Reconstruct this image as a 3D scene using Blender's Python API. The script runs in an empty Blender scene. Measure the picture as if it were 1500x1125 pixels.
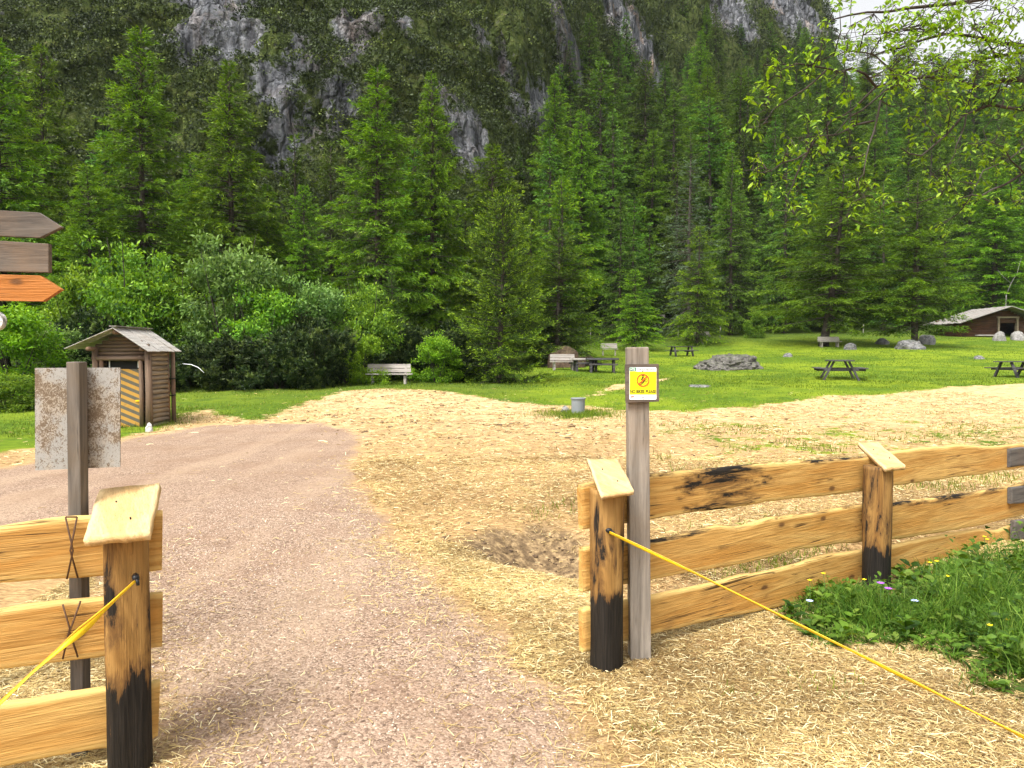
import bpy, bmesh, math, random
import numpy as np
from mathutils import Vector, Matrix
random.seed(7)
RNG = np.random.default_rng(11)
scene = bpy.context.scene
COL = scene.collection
F, CX, CY, CAMZ = 1100.0, 750.0, 562.5, 1.65
PITCH = math.atan(44.5 / F)

# ------------------------------------------------------------------ helpers: objects
def link(o, parent=None):
    COL.objects.link(o)
    if parent is not None:
        o.parent = parent
    return o

def tag(o, label=None, cat=None, group=None, kind=None):
    if label: o['label'] = label
    if cat: o['category'] = cat
    if group: o['group'] = group
    if kind: o['kind'] = kind
    return o

def thing(name, label, cat, loc=(0, 0, 0), rz=0.0, group=None):
    o = bpy.data.objects.new(name, None)
    o.empty_display_size = 0.2
    o.location = loc
    o.rotation_euler = (0, 0, rz)
    link(o)
    return tag(o, label, cat, group)

def copy_tree(o, parent=None):
    c = o.copy(); COL.objects.link(c); c.parent = parent
    for ch in [k for k in o.children]:
        copy_tree(ch, c)
    return c

class MB:
    """collects faces into one mesh"""
    def __init__(s): s.v = []; s.f = []; s.a = {}; s.smooth = False
    def add(s, vs, fs):
        b = len(s.v); s.v += [tuple(v) for v in vs]; s.f += [tuple(i + b for i in f) for f in fs]
    def box(s, c, size, rot=None, taper=1.0):
        x, y, z = [k / 2 for k in size]
        vs = []
        for dz in (-1, 1):
            t = 1.0 if dz < 0 else taper
            for dx, dy in ((-1, -1), (1, -1), (1, 1), (-1, 1)):
                v = Vector((dx * x * t, dy * y * t, dz * z))
                if rot is not None: v = rot @ v
                vs.append(v + Vector(c))
        s.add(vs, [(3, 2, 1, 0), (4, 5, 6, 7), (0, 1, 5, 4), (1, 2, 6, 5), (2, 3, 7, 6), (3, 0, 4, 7)])
    def bar(s, a, b, w, h, up=(0, 0, 1)):
        a, b = Vector(a), Vector(b); d = b - a
        x = d.normalized(); u = Vector(up); y = u.cross(x)
        if y.length < 1e-4: y = Vector((0, 1, 0)).cross(x)
        y.normalize(); z = x.cross(y)
        m = Matrix((x, y, z)).transposed()
        s.box((a + b) / 2, (d.length, w, h), m)
    def tube(s, pts, rad, n=8, caps=True):
        pts = [Vector(p) for p in pts]
        if not hasattr(rad, '__len__'): rad = [rad] * len(pts)
        rings = []; prev = None
        for i, p in enumerate(pts):
            d = (pts[min(i + 1, len(pts) - 1)] - pts[max(i - 1, 0)]).normalized()
            if prev is None:
                u = d.orthogonal().normalized()
            else:
                u = (prev - d * prev.dot(d)).normalized()
            prev = u; w = d.cross(u)
            rings.append([p + (u * math.cos(2 * math.pi * k / n) + w * math.sin(2 * math.pi * k / n)) * rad[i] for k in range(n)])
        b = len(s.v)
        for r in rings: s.v += [tuple(v) for v in r]
        for i in range(len(rings) - 1):
            for k in range(n):
                s.f.append((b + i * n + k, b + i * n + (k + 1) % n, b + (i + 1) * n + (k + 1) % n, b + (i + 1) * n + k))
        if caps:
            s.f.append(tuple(b + k for k in reversed(range(n))))
            s.f.append(tuple(b + (len(rings) - 1) * n + k for k in range(n)))
    def prism(s, poly, axis_fn, t0, t1):
        """poly: 2d outline; axis_fn(p, t)->3d"""
        n = len(poly); vs = [axis_fn(p, t0) for p in poly] + [axis_fn(p, t1) for p in poly]
        fs = [tuple(range(n))[::-1], tuple(range(n, 2 * n))]
        fs += [(k, (k + 1) % n, n + (k + 1) % n, n + k) for k in range(n)]
        s.add(vs, fs)
    def build(s, name, mat, parent=None, smooth=False, bevel=0.0, attrs=None, fixn=True):
        me = bpy.data.meshes.new(name)
        me.from_pydata(s.v, [], s.f)
        if fixn:
            bm = bmesh.new(); bm.from_mesh(me)
            bmesh.ops.recalc_face_normals(bm, faces=bm.faces)
            if bevel > 0:
                es = [e for e in bm.edges if len(e.link_faces) == 2 and e.calc_face_angle(0) > 0.5]
                bmesh.ops.bevel(bm, geom=es, offset=bevel, segments=2, affect='EDGES', profile=0.6, clamp_overlap=True)
            bm.to_mesh(me); bm.free()
        if attrs:
            for k, val in attrs.items():
                at = me.attributes.new(k, 'FLOAT', 'POINT')
                at.data.foreach_set('value', np.asarray(val, dtype=np.float32))
        if smooth:
            me.polygons.foreach_set('use_smooth', [True] * len(me.polygons))
        me.materials.append(mat)
        return link(bpy.data.objects.new(name, me), parent)

def np_mesh(name, V, Q, attrs=None, smooth=False):
    """V (n,3); Q (m,k) faces of equal size"""
    me = bpy.data.meshes.new(name)
    V = np.ascontiguousarray(V, dtype=np.float32); Q = np.ascontiguousarray(Q, dtype=np.int32)
    m, k = Q.shape
    me.vertices.add(len(V)); me.vertices.foreach_set('co', V.ravel())
    me.loops.add(m * k); me.loops.foreach_set('vertex_index', Q.ravel())
    me.polygons.add(m); me.polygons.foreach_set('loop_start', np.arange(m, dtype=np.int32) * k)
    try: me.polygons.foreach_set('loop_total', np.full(m, k, dtype=np.int32))
    except Exception: pass
    if smooth: me.polygons.foreach_set('use_smooth', np.ones(m, dtype=bool))
    me.update(calc_edges=True)
    if attrs:
        for a, val in attrs.items():
            at = me.attributes.new(a, 'FLOAT', 'POINT'); at.data.foreach_set('value', np.ascontiguousarray(val, dtype=np.float32))
    return me

def mesh_obj(name, me, mat, parent=None):
    if mat is not None and len(me.materials) == 0: me.materials.append(mat)
    return link(bpy.data.objects.new(name, me), parent)

def unit(a):
    return a / np.maximum(np.linalg.norm(a, axis=-1, keepdims=True), 1e-9)

def leaf_soup(C, D, L, W, rng, nrm=None):
    """diamond leaves: base C, direction D, length L, width W -> verts (4n,3), quads"""
    n = len(C); D = unit(D)
    r = rng.normal(size=(n, 3)) if nrm is None else nrm + rng.normal(size=(n, 3)) * 0.35
    S = unit(np.cross(D, r)); L = np.broadcast_to(L, n)[:, None]; W = np.broadcast_to(W, n)[:, None]
    V = np.stack([C, C + D * L * 0.45 + S * W * 0.5, C + D * L, C + D * L * 0.45 - S * W * 0.5], axis=1)
    return V.reshape(-1, 3), np.arange(4 * n).reshape(n, 4)

# ------------------------------------------------------------------ numpy value noise
def _hash(ix, iy, iz, seed):
    h = (ix * 374761393 + iy * 668265263 + iz * 2147483647 + seed * 974634541) & 0xFFFFFFFF
    h = ((h ^ (h >> 13)) * 1274126177) & 0xFFFFFFFF
    h = (h ^ (h >> 16)) & 0xFFFFFF
    return h / float(0xFFFFFF)
def vnoise(x, y, z=0.0, seed=0):
    x, y, z = np.broadcast_arrays(np.asarray(x, float), np.asarray(y, float), np.asarray(z, float))
    xi, yi, zi = np.floor(x).astype(np.int64), np.floor(y).astype(np.int64), np.floor(z).astype(np.int64)
    fx, fy, fz = x - xi, y - yi, z - zi
    fx, fy, fz = [f * f * (3 - 2 * f) for f in (fx, fy, fz)]
    r = 0
    for a in (0, 1):
        for b in (0, 1):
            for c in (0, 1):
                w = (fx if a else 1 - fx) * (fy if b else 1 - fy) * (fz if c else 1 - fz)
                r = r + w * _hash(xi + a, yi + b, zi + c, seed)
    return r
def fbm(x, y, z=0.0, seed=0, oct=4):
    r, a, t = 0, 1.0, 0
    for k in range(oct):
        f = 2.03 ** k
        r = r + a * vnoise(np.asarray(x) * f, np.asarray(y) * f, np.asarray(z) * f, seed + k * 17); t += a; a *= 0.5
    return r / t
def ss(a, b, x):
    t = np.clip((np.asarray(x, float) - a) / (b - a), 0, 1); return t * t * (3 - 2 * t)

# ------------------------------------------------------------------ terrain
_ty = np.arange(-60, 100, 0.25)
_tz = np.interp(_ty, [-60, 14, 20, 27, 33, 45, 60, 73, 86, 100], [0, 0, 0.06, 0.33, 0.58, 1.12, 2.15, 3.25, 4.6, 6.2])
_tz = np.convolve(np.pad(_tz, 12, mode='edge'), np.ones(25) / 25, mode='valid')
def yfoot(t): return np.interp(t, [-1.6, -.7, -.3, -.05, .05, .2, .4, .7, 1.6], [50, 50, 51, 54, 60, 74, 80, 86, 95])
def slope_len(t): return np.interp(t, [-1.6, -.1, .0, .1, .2, .4, .7, 1.6], [4, 4, 9, 26, 52, 72, 85, 85])
def elev(t): return np.interp(t, [-1.6, .355, .385, .40, .412, .425, .46, .7, 1.6], [.95, .95, .62, .47, .43, .38, .33, .34, .36])
def H(x, y):
    x = np.asarray(x, float); y = np.asarray(y, float)
    z = np.interp(y, _ty, _tz)
    # ditch behind the right fence, straw mound, dip by the shed
    z = z - 0.44 * np.exp(-(((x - .38) / .55) ** 2 + ((y - 6.55) / .62) ** 2)) + .05 * np.exp(-(((x - .3) / .8) ** 2 + ((y - 5.75) / .3) ** 2))
    xs = np.clip(x, .9, 4.2); z = z - 0.26 * np.exp(-(((x - xs) / .5) ** 2 + ((y - (5.8 + .5 * (xs - 1.4))) / .36) ** 2))
    z = z + 0.16 * np.exp(-(((x + 4.0) / 5) ** 2 + ((y - 26) / 3) ** 2))
    z = z - 0.10 * np.exp(-(((x + 9) / 3) ** 2 + ((y - 16) / 2.5) ** 2))
    near = ss(-25, -1, y) * (1 - ss(40, 70, y))
    z = z + near * (0.03 * (fbm(x * 1.7, y * 1.7, 0, 3, 3) - .5) + 0.10 * (fbm(x * .22, y * .22, 0, 9, 2) - .5) * ss(7, 16, y))
    z = z + ss(22, 40, y) * 0.5 * (fbm(x * .09, y * .09, 0, 21, 3) - .5) * (1 - ss(70, 90, y))
    yy = np.maximum(y, 1.0); t = np.clip(x / yy, -1.6, 1.6); s = y - yfoot(t)
    s = np.where(y > 40, np.maximum(s, 0), 0); L = slope_len(t)
    e = ss(0, 10, s)
    add = .60 * np.minimum(s, L) * (0.35 + .65 * e) + 1.75 * np.maximum(s - L, 0)
    zz = z + add
    cap = 1.65 + elev(t) * y
    k = 1.5
    return np.where(s > 0, -k * np.log(np.exp(-np.clip(zz - cap, -60, 60) / k) + 1) * 1.0 + zz + 0 * cap if False else np.where(zz > cap, cap + (zz - cap) * .02, zz), zz)
def h(x, y): return float(H(x, y))

cp, sp = math.cos(PITCH), math.sin(PITCH)
def ray(px, py):
    a, b = (px - CX) / F, -(py - CY) / F
    # camera looks +Y pitched down; forward=(0,cp,-sp), up=(0,sp,cp)
    return np.array([a, cp + b * sp, -sp + b * cp])
def P(px, py, d):
    """the point at pixel px,py whose world Y is d"""
    r = ray(px, py); return Vector((r[0] * d / r[1], d, CAMZ + r[2] * d / r[1]))
def G(px, py, dmax=300):
    r = ray(px, py); r = r / r[1]
    ys = np.concatenate([np.arange(.8, 12, .02), np.arange(12, dmax, .1)])
    below = (CAMZ + r[2] * ys) <= H(r[0] * ys, ys)
    i = int(np.argmax(below)) if below.any() else len(ys) - 1
    y = ys[i]; return Vector((r[0] * y, y, h(r[0] * y, y)))
def at(px, d, dz=0.0):
    """ground point in pixel column px at depth d"""
    x = (px - CX) / F * d / cp
    return Vector((x, d, h(x, d) + dz))
def top_z(py, d):
    r = ray(CX, py); return CAMZ + r[2] * d / r[1]
# ------------------------------------------------------------------ materials
class NT:
    def __init__(s, name):
        s.m = bpy.data.materials.new(name); s.m.use_nodes = True
        s.t = s.m.node_tree; s.t.nodes.clear()
        s.out = s.t.nodes.new('ShaderNodeOutputMaterial')
    def n(s, typ, ins=None, **props):
        nd = s.t.nodes.new('ShaderNode' + typ)
        for k, v in props.items(): setattr(nd, k, v)
        for k, v in (ins or {}).items(): s.set(nd.inputs[k], v)
        return nd
    def set(s, sock, v):
        if isinstance(v, bpy.types.NodeSocket): s.t.links.new(v, sock)
        else:
            if sock.type == 'RGBA' and len(v) == 3: v = (*v, 1)
            sock.default_value = v
    def noise(s, vec, scale, detail=4, rough=.55, dist=0.0):
        return s.n('TexNoise', {'Vector': vec, 'Scale': scale, 'Detail': detail, 'Roughness': rough, 'Distortion': dist}).outputs['Fac']
    def voro(s, vec, scale, feature='F1', out='Distance', rnd=1.0):
        return s.n('TexVoronoi', {'Vector': vec, 'Scale': scale, 'Randomness': rnd}, feature=feature).outputs[out]
    def coord(s, which='Object'): return s.n('TexCoord').outputs[which]
    def pos(s): return s.n('NewGeometry').outputs['Position']
    def mapping(s, vec, scale=(1, 1, 1), rot=(0, 0, 0), loc=(0, 0, 0)):
        return s.n('Mapping', {'Vector': vec, 'Scale': scale, 'Rotation': rot, 'Location': loc}).outputs[0]
    def attr(s, name): return s.n('Attribute', attribute_name=name).outputs['Fac']
    def math(s, op, a, b=0.0, c=0.0, clamp=False):
        nd = s.n('Math', {0: a, 1: b, 2: c}, operation=op, use_clamp=clamp); return nd.outputs[0]
    def step(s, x, a, b, o0=0.0, o1=1.0):
        return s.n('MapRange', {'Value': x, 'From Min': a, 'From Max': b, 'To Min': o0, 'To Max': o1}, interpolation_type='SMOOTHSTEP').outputs[0]
    def mix(s, f, a, b, mode='MIX'):
        nd = s.n('Mix', data_type='RGBA', blend_type=mode)
        s.set(nd.inputs[0], f); s.set(nd.inputs[6], a); s.set(nd.inputs[7], b); return nd.outputs[2]
    def ramp(s, f, stops):
        nd = s.n('ValToRGB', {'Fac': f}); el = nd.color_ramp.elements
        while len(el) < len(stops): el.new(0.5)
        for e, (p, c) in zip(el, stops): e.position = p; e.color = (*c, 1) if len(c) == 3 else c
        return nd.outputs[0]
    def bump(s, hgt, strength=.3, dist=.02, normal=None):
        ins = {'Height': hgt, 'Strength': strength, 'Distance': dist}
        if normal is not None: ins['Normal'] = normal
        return s.n('Bump', ins).outputs[0]
    def hsv(s, col, hue=.5, sat=1.0, val=1.0):
        return s.n('HueSaturation', {'Color': col, 'Hue': hue, 'Saturation': sat, 'Value': val}).outputs[0]
    def principled(s, col, rough=.8, normal=None, spec=.3, **kw):
        ins = {'Base Color': col, 'Roughness': rough, 'Specular IOR Level': spec}
        if normal is not None: ins['Normal'] = normal
        ins.update(kw)
        b = s.n('BsdfPrincipled', ins); s.t.links.new(b.outputs[0], s.out.inputs[0]); return s.m

def foliage_mat(name, dark, light, tip, trans=.35, rnd=.12, huer=.02, sat=1.0):
    s = NT(name)
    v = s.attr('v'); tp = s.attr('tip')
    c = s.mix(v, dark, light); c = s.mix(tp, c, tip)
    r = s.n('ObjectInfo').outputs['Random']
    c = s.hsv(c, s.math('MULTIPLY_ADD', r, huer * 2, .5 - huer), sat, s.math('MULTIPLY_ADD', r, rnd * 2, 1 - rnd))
    d = s.n('BsdfPrincipled', {'Base Color': c, 'Roughness': .6, 'Specular IOR Level': .25})
    tl = s.n('BsdfTranslucent', {'Color': s.hsv(c, .49, 1.1, 1.35)})
    mx = s.n('MixShader', {0: trans, 1: d.outputs[0], 2: tl.outputs[0]})
    s.t.links.new(mx.outputs[0], s.out.inputs[0]); return s.m

def bark_mat(name, a, b, scale=1.0):
    s = NT(name); c = s.coord()
    n = s.noise(s.mapping(c, (6 * scale, 6 * scale, 1.2 * scale)), 3, 5, .65, .4)
    n2 = s.noise(c, 2.0, 3)
    col = s.mix(s.step(n2, .45, .7), s.ramp(n, [(.3, a), (.7, b)]), tuple(k * .8 + .03 for k in b))
    return s.principled(col, .95, s.bump(n, .8, .03), .1)

def fresh_wood(name, orange=(.50, .250, .058), pale=(.70, .47, .165), axis=0, stain=.0):
    """golden sawn larch; attributes edge (0 at the live edge) and char (burn marks)"""
    s = NT(name); c = s.coord()
    sc = [13, 13, 13]; sc[axis] = .9
    m = s.mapping(c, tuple(sc))
    w = s.noise(m, 1.5, 5, .6, 1.1); fine = s.noise(s.mapping(c, tuple(k * 6 if k > 2 else 2.2 for k in sc)), 2.2, 4, .6, .2)
    sc2 = [5.5, 5.5, 5.5]; sc2[axis] = .55
    big = s.noise(s.mapping(c, tuple(sc2), loc=(3, 1, 2)), 1.2, 3, .5, 1.4)
    rings = s.math('SINE', s.math('MULTIPLY', big, 46))
    rings = s.math('MULTIPLY_ADD', rings, .5, .5)
    col = s.mix(s.step(big, .35, .66), orange, tuple(.5 * (p + q) for p, q in zip(orange, pale)))
    col = s.mix(s.math('MULTIPLY', rings, .42), col, tuple(k * .62 for k in orange))
    col = s.mix(s.math('MULTIPLY', s.step(w, .4, .75), .4), col, pale)
    col = s.mix(s.math('MULTIPLY', s.step(fine, .50, .72), .55), col, tuple(k * .5 for k in orange))
    e = s.attr('edge')
    en = s.math('ADD', e, s.math('MULTIPLY_ADD', s.noise(c, 6, 4), .5, -.25))
    col = s.mix(s.step(en, .25, .62, .85, 0), col, pale)
    ck = s.math('ABSOLUTE', s.math('SUBTRACT', s.noise(s.mapping(c, tuple(k * 1.7 if k > 2 else .45 for k in sc), loc=(5, 2, 9)), 1.0, 3, .55, .4), .5))
    ck = s.math('MULTIPLY', s.step(ck, .004, .014, 1, 0), s.step(s.noise(c, 1.7, 3), .48, .58))
    col = s.mix(s.math('MULTIPLY', ck, .9), col, (.05, .025, .01))
    # knots
    sk = [5.2, 5.2, 5.2]; sk[axis] = 2.6
    kv = s.voro(s.mapping(c, tuple(sk), loc=(.37, .7, .2)), 1.0)
    kn = s.step(s.math('ADD', kv, s.math('MULTIPLY_ADD', w, .12, -.06)), .045, .12, 1, 0)
    col = s.mix(s.math('MULTIPLY', s.step(kv, .06, .3, 1, 0), .35), col, tuple(k * .55 for k in orange))
    col = s.mix(s.math('MULTIPLY', kn, .85), col, (.10, .045, .018))
    grime = s.step(s.noise(c, 3.1, 6, .65), .58, .75)
    col = s.mix(s.math('MULTIPLY', grime, .35 + stain), col, (.17, .10, .05))
    ch = s.attr('char'); st = [9, 9, 9]; st[axis] = 1.5
    cn = s.noise(s.mapping(c, tuple(st), loc=(7, 3, 5)), 1.6, 7, .72, .5)
    cm = s.step(s.math('ADD', ch, s.math('MULTIPLY_ADD', cn, 2.3, -1.15)), .50, .62)
    brown = s.step(s.math('ADD', ch, s.math('MULTIPLY_ADD', cn, 1.9, -.95)), .26, .52)
    col = s.mix(s.math('MULTIPLY', brown, .75), col, (.10, .05, .02))
    col = s.mix(cm, col, s.ramp(fine, [(.35, (.008, .007, .006)), (.8, (.035, .028, .022))]))
    hgt = s.math('ADD', s.math('MULTIPLY', w, .7), s.math('MULTIPLY', fine, .5))
    return s.principled(col, s.math('MULTIPLY_ADD', fine, .3, .5), s.bump(hgt, .8, .012), .18)

def grey_wood(name, a=(.12, .10, .085), b=(.34, .29, .25), axis=2, warm=(.30, .17, .08), warmf=.25, freq=1.0):
    s = NT(name); c = s.coord()
    sc = [16 * freq] * 3; sc[axis] = 1.0 * freq
    n = s.noise(s.mapping(c, tuple(sc)), 1.7, 6, .68, .5); f = s.noise(s.mapping(c, tuple(k * 4 for k in sc)), 1.6, 3)
    blot = s.noise(c, 2.6 * freq, 5, .6)
    col = s.ramp(n, [(.28, a), (.5, tuple(.5 * (p + q) for p, q in zip(a, b))), (.72, b)])
    col = s.mix(s.math('MULTIPLY', s.step(blot, .45, .68), warmf), col, warm)
    col = s.mix(s.math('MULTIPLY', s.step(f, .6, .75), .5), col, tuple(k * .4 for k in a))
    return s.principled(col, .85, s.bump(s.math('ADD', n, s.math('MULTIPLY', f, .4)), .6, .006 / freq), .2)

def flat_mat(name, col, rough=.6, noise=.12, scale=12, spec=.3, metal=0.0):
    s = NT(name); n = s.noise(s.coord(), scale, 5, .6)
    c = s.mix(n, tuple(k * (1 - noise) for k in col), tuple(min(1, k * (1 + noise)) for k in col))
    return s.principled(c, rough, s.bump(n, .15, .004), spec, Metallic=metal)

def rock_mat(name, a=(.10, .10, .105), b=(.34, .33, .33), warm=(.30, .20, .12), scale=1.0, moss=.35):
    s = NT(name); c = s.coord()
    n = s.noise(c, 1.3 * scale, 8, .68, .4); n2 = s.noise(c, 5 * scale, 6, .7); cr = s.voro(s.mapping(c, (1, 1, 1.8)), 2.2 * scale, 'DISTANCE_TO_EDGE')
    col = s.ramp(n, [(.3, a), (.55, tuple(.55 * (p + q) for p, q in zip(a, b))), (.75, b)])
    col = s.mix(s.math('MULTIPLY', s.step(n2, .55, .72), .5), col, warm)
    col = s.mix(s.step(cr, .0, .05, .7, 0), col, tuple(k * .35 for k in a))
    nz = s.n('SeparateXYZ', {0: s.n('NewGeometry').outputs['Normal']}).outputs[2]
    ms = s.math('MULTIPLY', s.step(s.math('ADD', nz, s.math('MULTIPLY_ADD', n2, .9, -.45)), .55, .95), moss)
    col = s.mix(ms, col, (.07, .09, .03))
    hg = s.math('ADD', n, s.math('MULTIPLY', n2, .6))
    return s.principled(col, .92, s.bump(s.math('ADD', hg, s.math('MULTIPLY', s.step(cr, 0, .08), .5)), .9, .12 / scale), .15)

M = {}
def ground_material():
    s = NT('ground'); p = s.pos()
    n1 = s.noise(p, 1.1, 5, .6); n2 = s.noise(p, 7, 5, .65); n3 = s.noise(p, 40, 4, .6); nb = s.noise(p, .25, 4, .55)
    jit = s.math('ADD', s.math('MULTIPLY_ADD', n1, 1.6, -.8), s.math('MULTIPLY_ADD', n2, .7, -.35))
    # ---- gravel
    cell = s.n('TexVoronoi', {'Vector': p, 'Scale': 58.0}); cr = s.n('SeparateColor', {0: cell.outputs['Color']}).outputs[0]
    cell2 = s.n('TexVoronoi', {'Vector': p, 'Scale': 130.0}); cr2 = s.n('SeparateColor', {0: cell2.outputs['Color']}).outputs[1]
    g = s.ramp(cr, [(.05, (.10, .064, .046)), (.35, (.25, .168, .115)), (.75, (.355, .248, .178)), (.97, (.44, .335, .25))])
    g2 = s.ramp(cr2, [(.1, (.12, .077, .056)), (.5, (.28, .188, .130)), (.95, (.45, .34, .25))])
    g = s.mix(s.step(n3, .4, .6), g, g2)
    g = s.mix(s.math('MULTIPLY', s.step(n1, .42, .7), .5), g, (.22, .135, .086))
    g = s.mix(s.math('MULTIPLY', s.step(n2, .55, .72), .4), g, (.37, .265, .195))
    g = s.mix(s.math('MULTIPLY', s.step(s.noise(p, 2.7, 6, .7), .54, .70), .55), g, (.155, .095, .066))
    g = s.mix(s.math('MULTIPLY', s.step(s.noise(s.mapping(p, (1.5, .22, 1), (0, 0, -.12)), 1.3, 4), .45, .66), .35), g, (.40, .29, .195))
    gh = s.math('ADD', s.math('MULTIPLY', s.math('SUBTRACT', 1, cell.outputs['Distance']), .6), s.math('MULTIPLY', cr2, .35))
    # ---- straw: crossing fibres
    fib = None; fh = None
    for k, (rot, sc) in enumerate(((.3, 1.0), (1.25, 1.2), (2.2, .9), (2.8, 1.1))):
        m = s.mapping(p, (9 * sc, 110 * sc, 20), (0, 0, rot), (k * 3.1, k * 1.7, 0))
        q = s.noise(m, 1.0, 3, .6, .3)
        fib = q if fib is None else s.math('MAXIMUM', fib, q)
    st = s.ramp(fib, [(.43, (.07, .042, .022)), (.54, (.27, .165, .072)), (.64, (.51, .34, .155)), (.80, (.75, .58, .33))])
    st = s.mix(s.math('MULTIPLY', s.step(n1, .44, .66), .40), st, (.40, .25, .11))
    far = s.step(s.n('SeparateXYZ', {0: p}).outputs[1], 8, 22)
    st = s.mix(s.math('MULTIPLY', far, .75), st, s.mix(s.step(s.noise(p, 3.6, 7, .72), .36, .60), (.36, .235, .112), (.66, .485, .262)))
    # dark clods of soil trodden through the straw
    cl = s.step(s.noise(p, 4.6, 8, .78), .51, .64)
    cl = s.math('MULTIPLY', cl, s.math('ADD', s.attr('clod'), .12, clamp=True))
    st = s.mix(cl, st, s.mix(n3, (.10, .058, .03), (.24, .15, .08)))
    # ---- grass
    gr = s.ramp(n2, [(.3, (.036, .070, .005)), (.5, (.078, .138, .008)), (.7, (.14, .21, .014))])
    gr = s.mix(s.step(nb, .4, .62), gr, s.mix(n3, (.105, .165, .008), (.22, .275, .016)))
    gr = s.mix(s.math('MULTIPLY', s.step(s.noise(p, .9, 6, .7), .5, .66), .75), gr, (.045, .095, .010))
    gr = s.mix(s.math('MULTIPLY', s.step(n3, .62, .8), .5), gr, (.20, .24, .035))
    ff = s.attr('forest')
    gr = s.mix(ff, gr, s.mix(n2, (.03, .05, .010), (.065, .105, .014)))  # also darkens the left lawn: tree shade mixed into its lush green
    # ---- bare soil in the ditch
    so = s.ramp(s.noise(p, 14, 6, .7), [(.3, (.045, .033, .022)), (.48, (.13, .088, .05)), (.58, (.27, .19, .10)), (.75, (.50, .37, .20))])
    mg = s.step(s.math('ADD', s.attr('gravel'), s.math('MULTIPLY', jit, .50)), -.16, .20)
    ms = s.step(s.math('ADD', s.attr('straw'), s.math('MULTIPLY', jit, s.math('MULTIPLY_ADD', far, .9, .35))), -.15, .15)
    pat = s.step(s.math('ADD', s.attr('patch'), s.math('ADD', s.math('MULTIPLY_ADD', n1, 1.5, -.75), s.math('MULTIPLY_ADD', n2, 1.3, -.65))), .55, .68)
    ms = s.math('MULTIPLY', ms, s.math('SUBTRACT', 1, pat))
    wd = s.step(s.math('ADD', s.attr('weed'), s.math('MULTIPLY', jit, .2)), -.05, .12)
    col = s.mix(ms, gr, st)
    col = s.mix(s.math('MULTIPLY', s.step(s.math('ADD', s.attr('soil'), s.math('MULTIPLY', jit, .85)), .28, .62), .9), col, so)
    # scattered straw over the gravel near its rim
    rim = s.step(s.attr('gravel'), 0, 1.4, .8, .10)
    sc_ = s.math('MULTIPLY', s.step(fib, .72, .80), rim)
    col = s.mix(mg, col, s.mix(sc_, g, (.62, .45, .22)))
    col = s.mix(wd, col, s.mix(n2, (.05, .06, .015), (.10, .13, .03)))
    hgt = s.mix(mg, s.math('MULTIPLY', fib, 1.3), gh)
    hh = s.math('ADD', hgt, s.math('MULTIPLY', n2, 1.2))
    return s.principled(col, .95, s.bump(hh, .75, .012), .12)

def mountain_material():
    s = NT('mountain'); p = s.pos()
    n = s.noise(s.mapping(p, (1, 1, .55)), .22, 8, .7, .6); n2 = s.noise(p, 1.1, 7, .7); st = s.noise(s.mapping(p, (1.4, 1.4, .16)), .55, 6, .7, .5)
    cr = s.voro(s.n('VectorMath', {0: s.mapping(p, (1, 1, .4)), 1: s.n('TexNoise', {'Vector': p, 'Scale': .9, 'Detail': 5}).outputs['Color']}, operation='ADD').outputs[0], .75, 'DISTANCE_TO_EDGE')
    rk = s.ramp(st, [(.32, (.04, .042, .05)), (.47, (.14, .145, .16)), (.60, (.28, .285, .30)), (.78, (.50, .49, .48))])
    rk = s.mix(s.math('MULTIPLY', s.step(n, .50, .66), s.math('ADD', s.attr('ochre'), .08)), rk, s.mix(n2, (.40, .25, .16), (.66, .48, .34)))
    rk = s.mix(s.step(cr, 0, .07, .65, 0), rk, (.025, .025, .025))
    rk = s.mix(s.math('MULTIPLY', s.step(n2, .52, .66), .75), rk, (.035, .042, .025))
    veg = s.ramp(n2, [(.3, (.022, .030, .008)), (.48, (.055, .078, .018)), (.62, (.11, .13, .035)), (.74, (.26, .23, .15))])
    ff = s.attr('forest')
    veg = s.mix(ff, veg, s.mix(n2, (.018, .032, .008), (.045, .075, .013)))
    rm = s.step(s.math('ADD', s.attr('rock'), s.math('ADD', s.math('MULTIPLY_ADD', n2, 1.5, -.75), s.math('MULTIPLY_ADD', n, 1.5, -.75))), .38, .52)
    col = s.mix(rm, veg, rk)
    hg = s.math('ADD', s.math('MULTIPLY', st, 1.0), s.math('ADD', s.math('MULTIPLY', n2, .8), s.math('MULTIPLY', s.step(cr, 0, .2), .6)))
    return s.principled(col, .95, s.bump(hg, 1.0, 1.0), .1)

M['ground'] = ground_material(); M['mountain'] = mountain_material()
M['larch'] = foliage_mat('larch', (.010, .040, .002), (.125, .255, .007), (.33, .50, .016), .28, .22, .012)
M['far'] = foliage_mat('far_conifer', (.007, .026, .004), (.102, .212, .016), (.23, .39, .03), .26, .45, .02)
M['spruce'] = foliage_mat('spruce', (.008, .024, .004), (.042, .092, .009), (.29, .45, .018), .2, .12, .01)
M['pale_larch'] = foliage_mat('pale_larch', (.05, .085, .042), (.11, .17, .085), (.18, .26, .13), .3)
M['broad'] = foliage_mat('broadleaf', (.018, .062, .006), (.14, .29, .022), (.34, .53, .05), .32, .12, .015)
M['broad_pale'] = foliage_mat('broadleaf_pale', (.026, .070, .013), (.125, .235, .04), (.30, .44, .12), .3, .1, .01)
M['bright'] = foliage_mat('bright_leaf', (.04, .115, .005), (.18, .36, .014), (.34, .54, .035), .33, .1, .01)
M['mugo'] = foliage_mat('dwarf_pine', (.008, .020, .005), (.032, .062, .014), (.11, .15, .032), .15, .15, .01)
M['scrub'] = foliage_mat('mountain_scrub', (.010, .018, .005), (.050, .072, .019), (.17, .22, .04), .12, .15, .01)
M['overhang'] = foliage_mat('overhang_leaf', (.075, .19, .014), (.20, .41, .026), (.34, .55, .07), .42)
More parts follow.
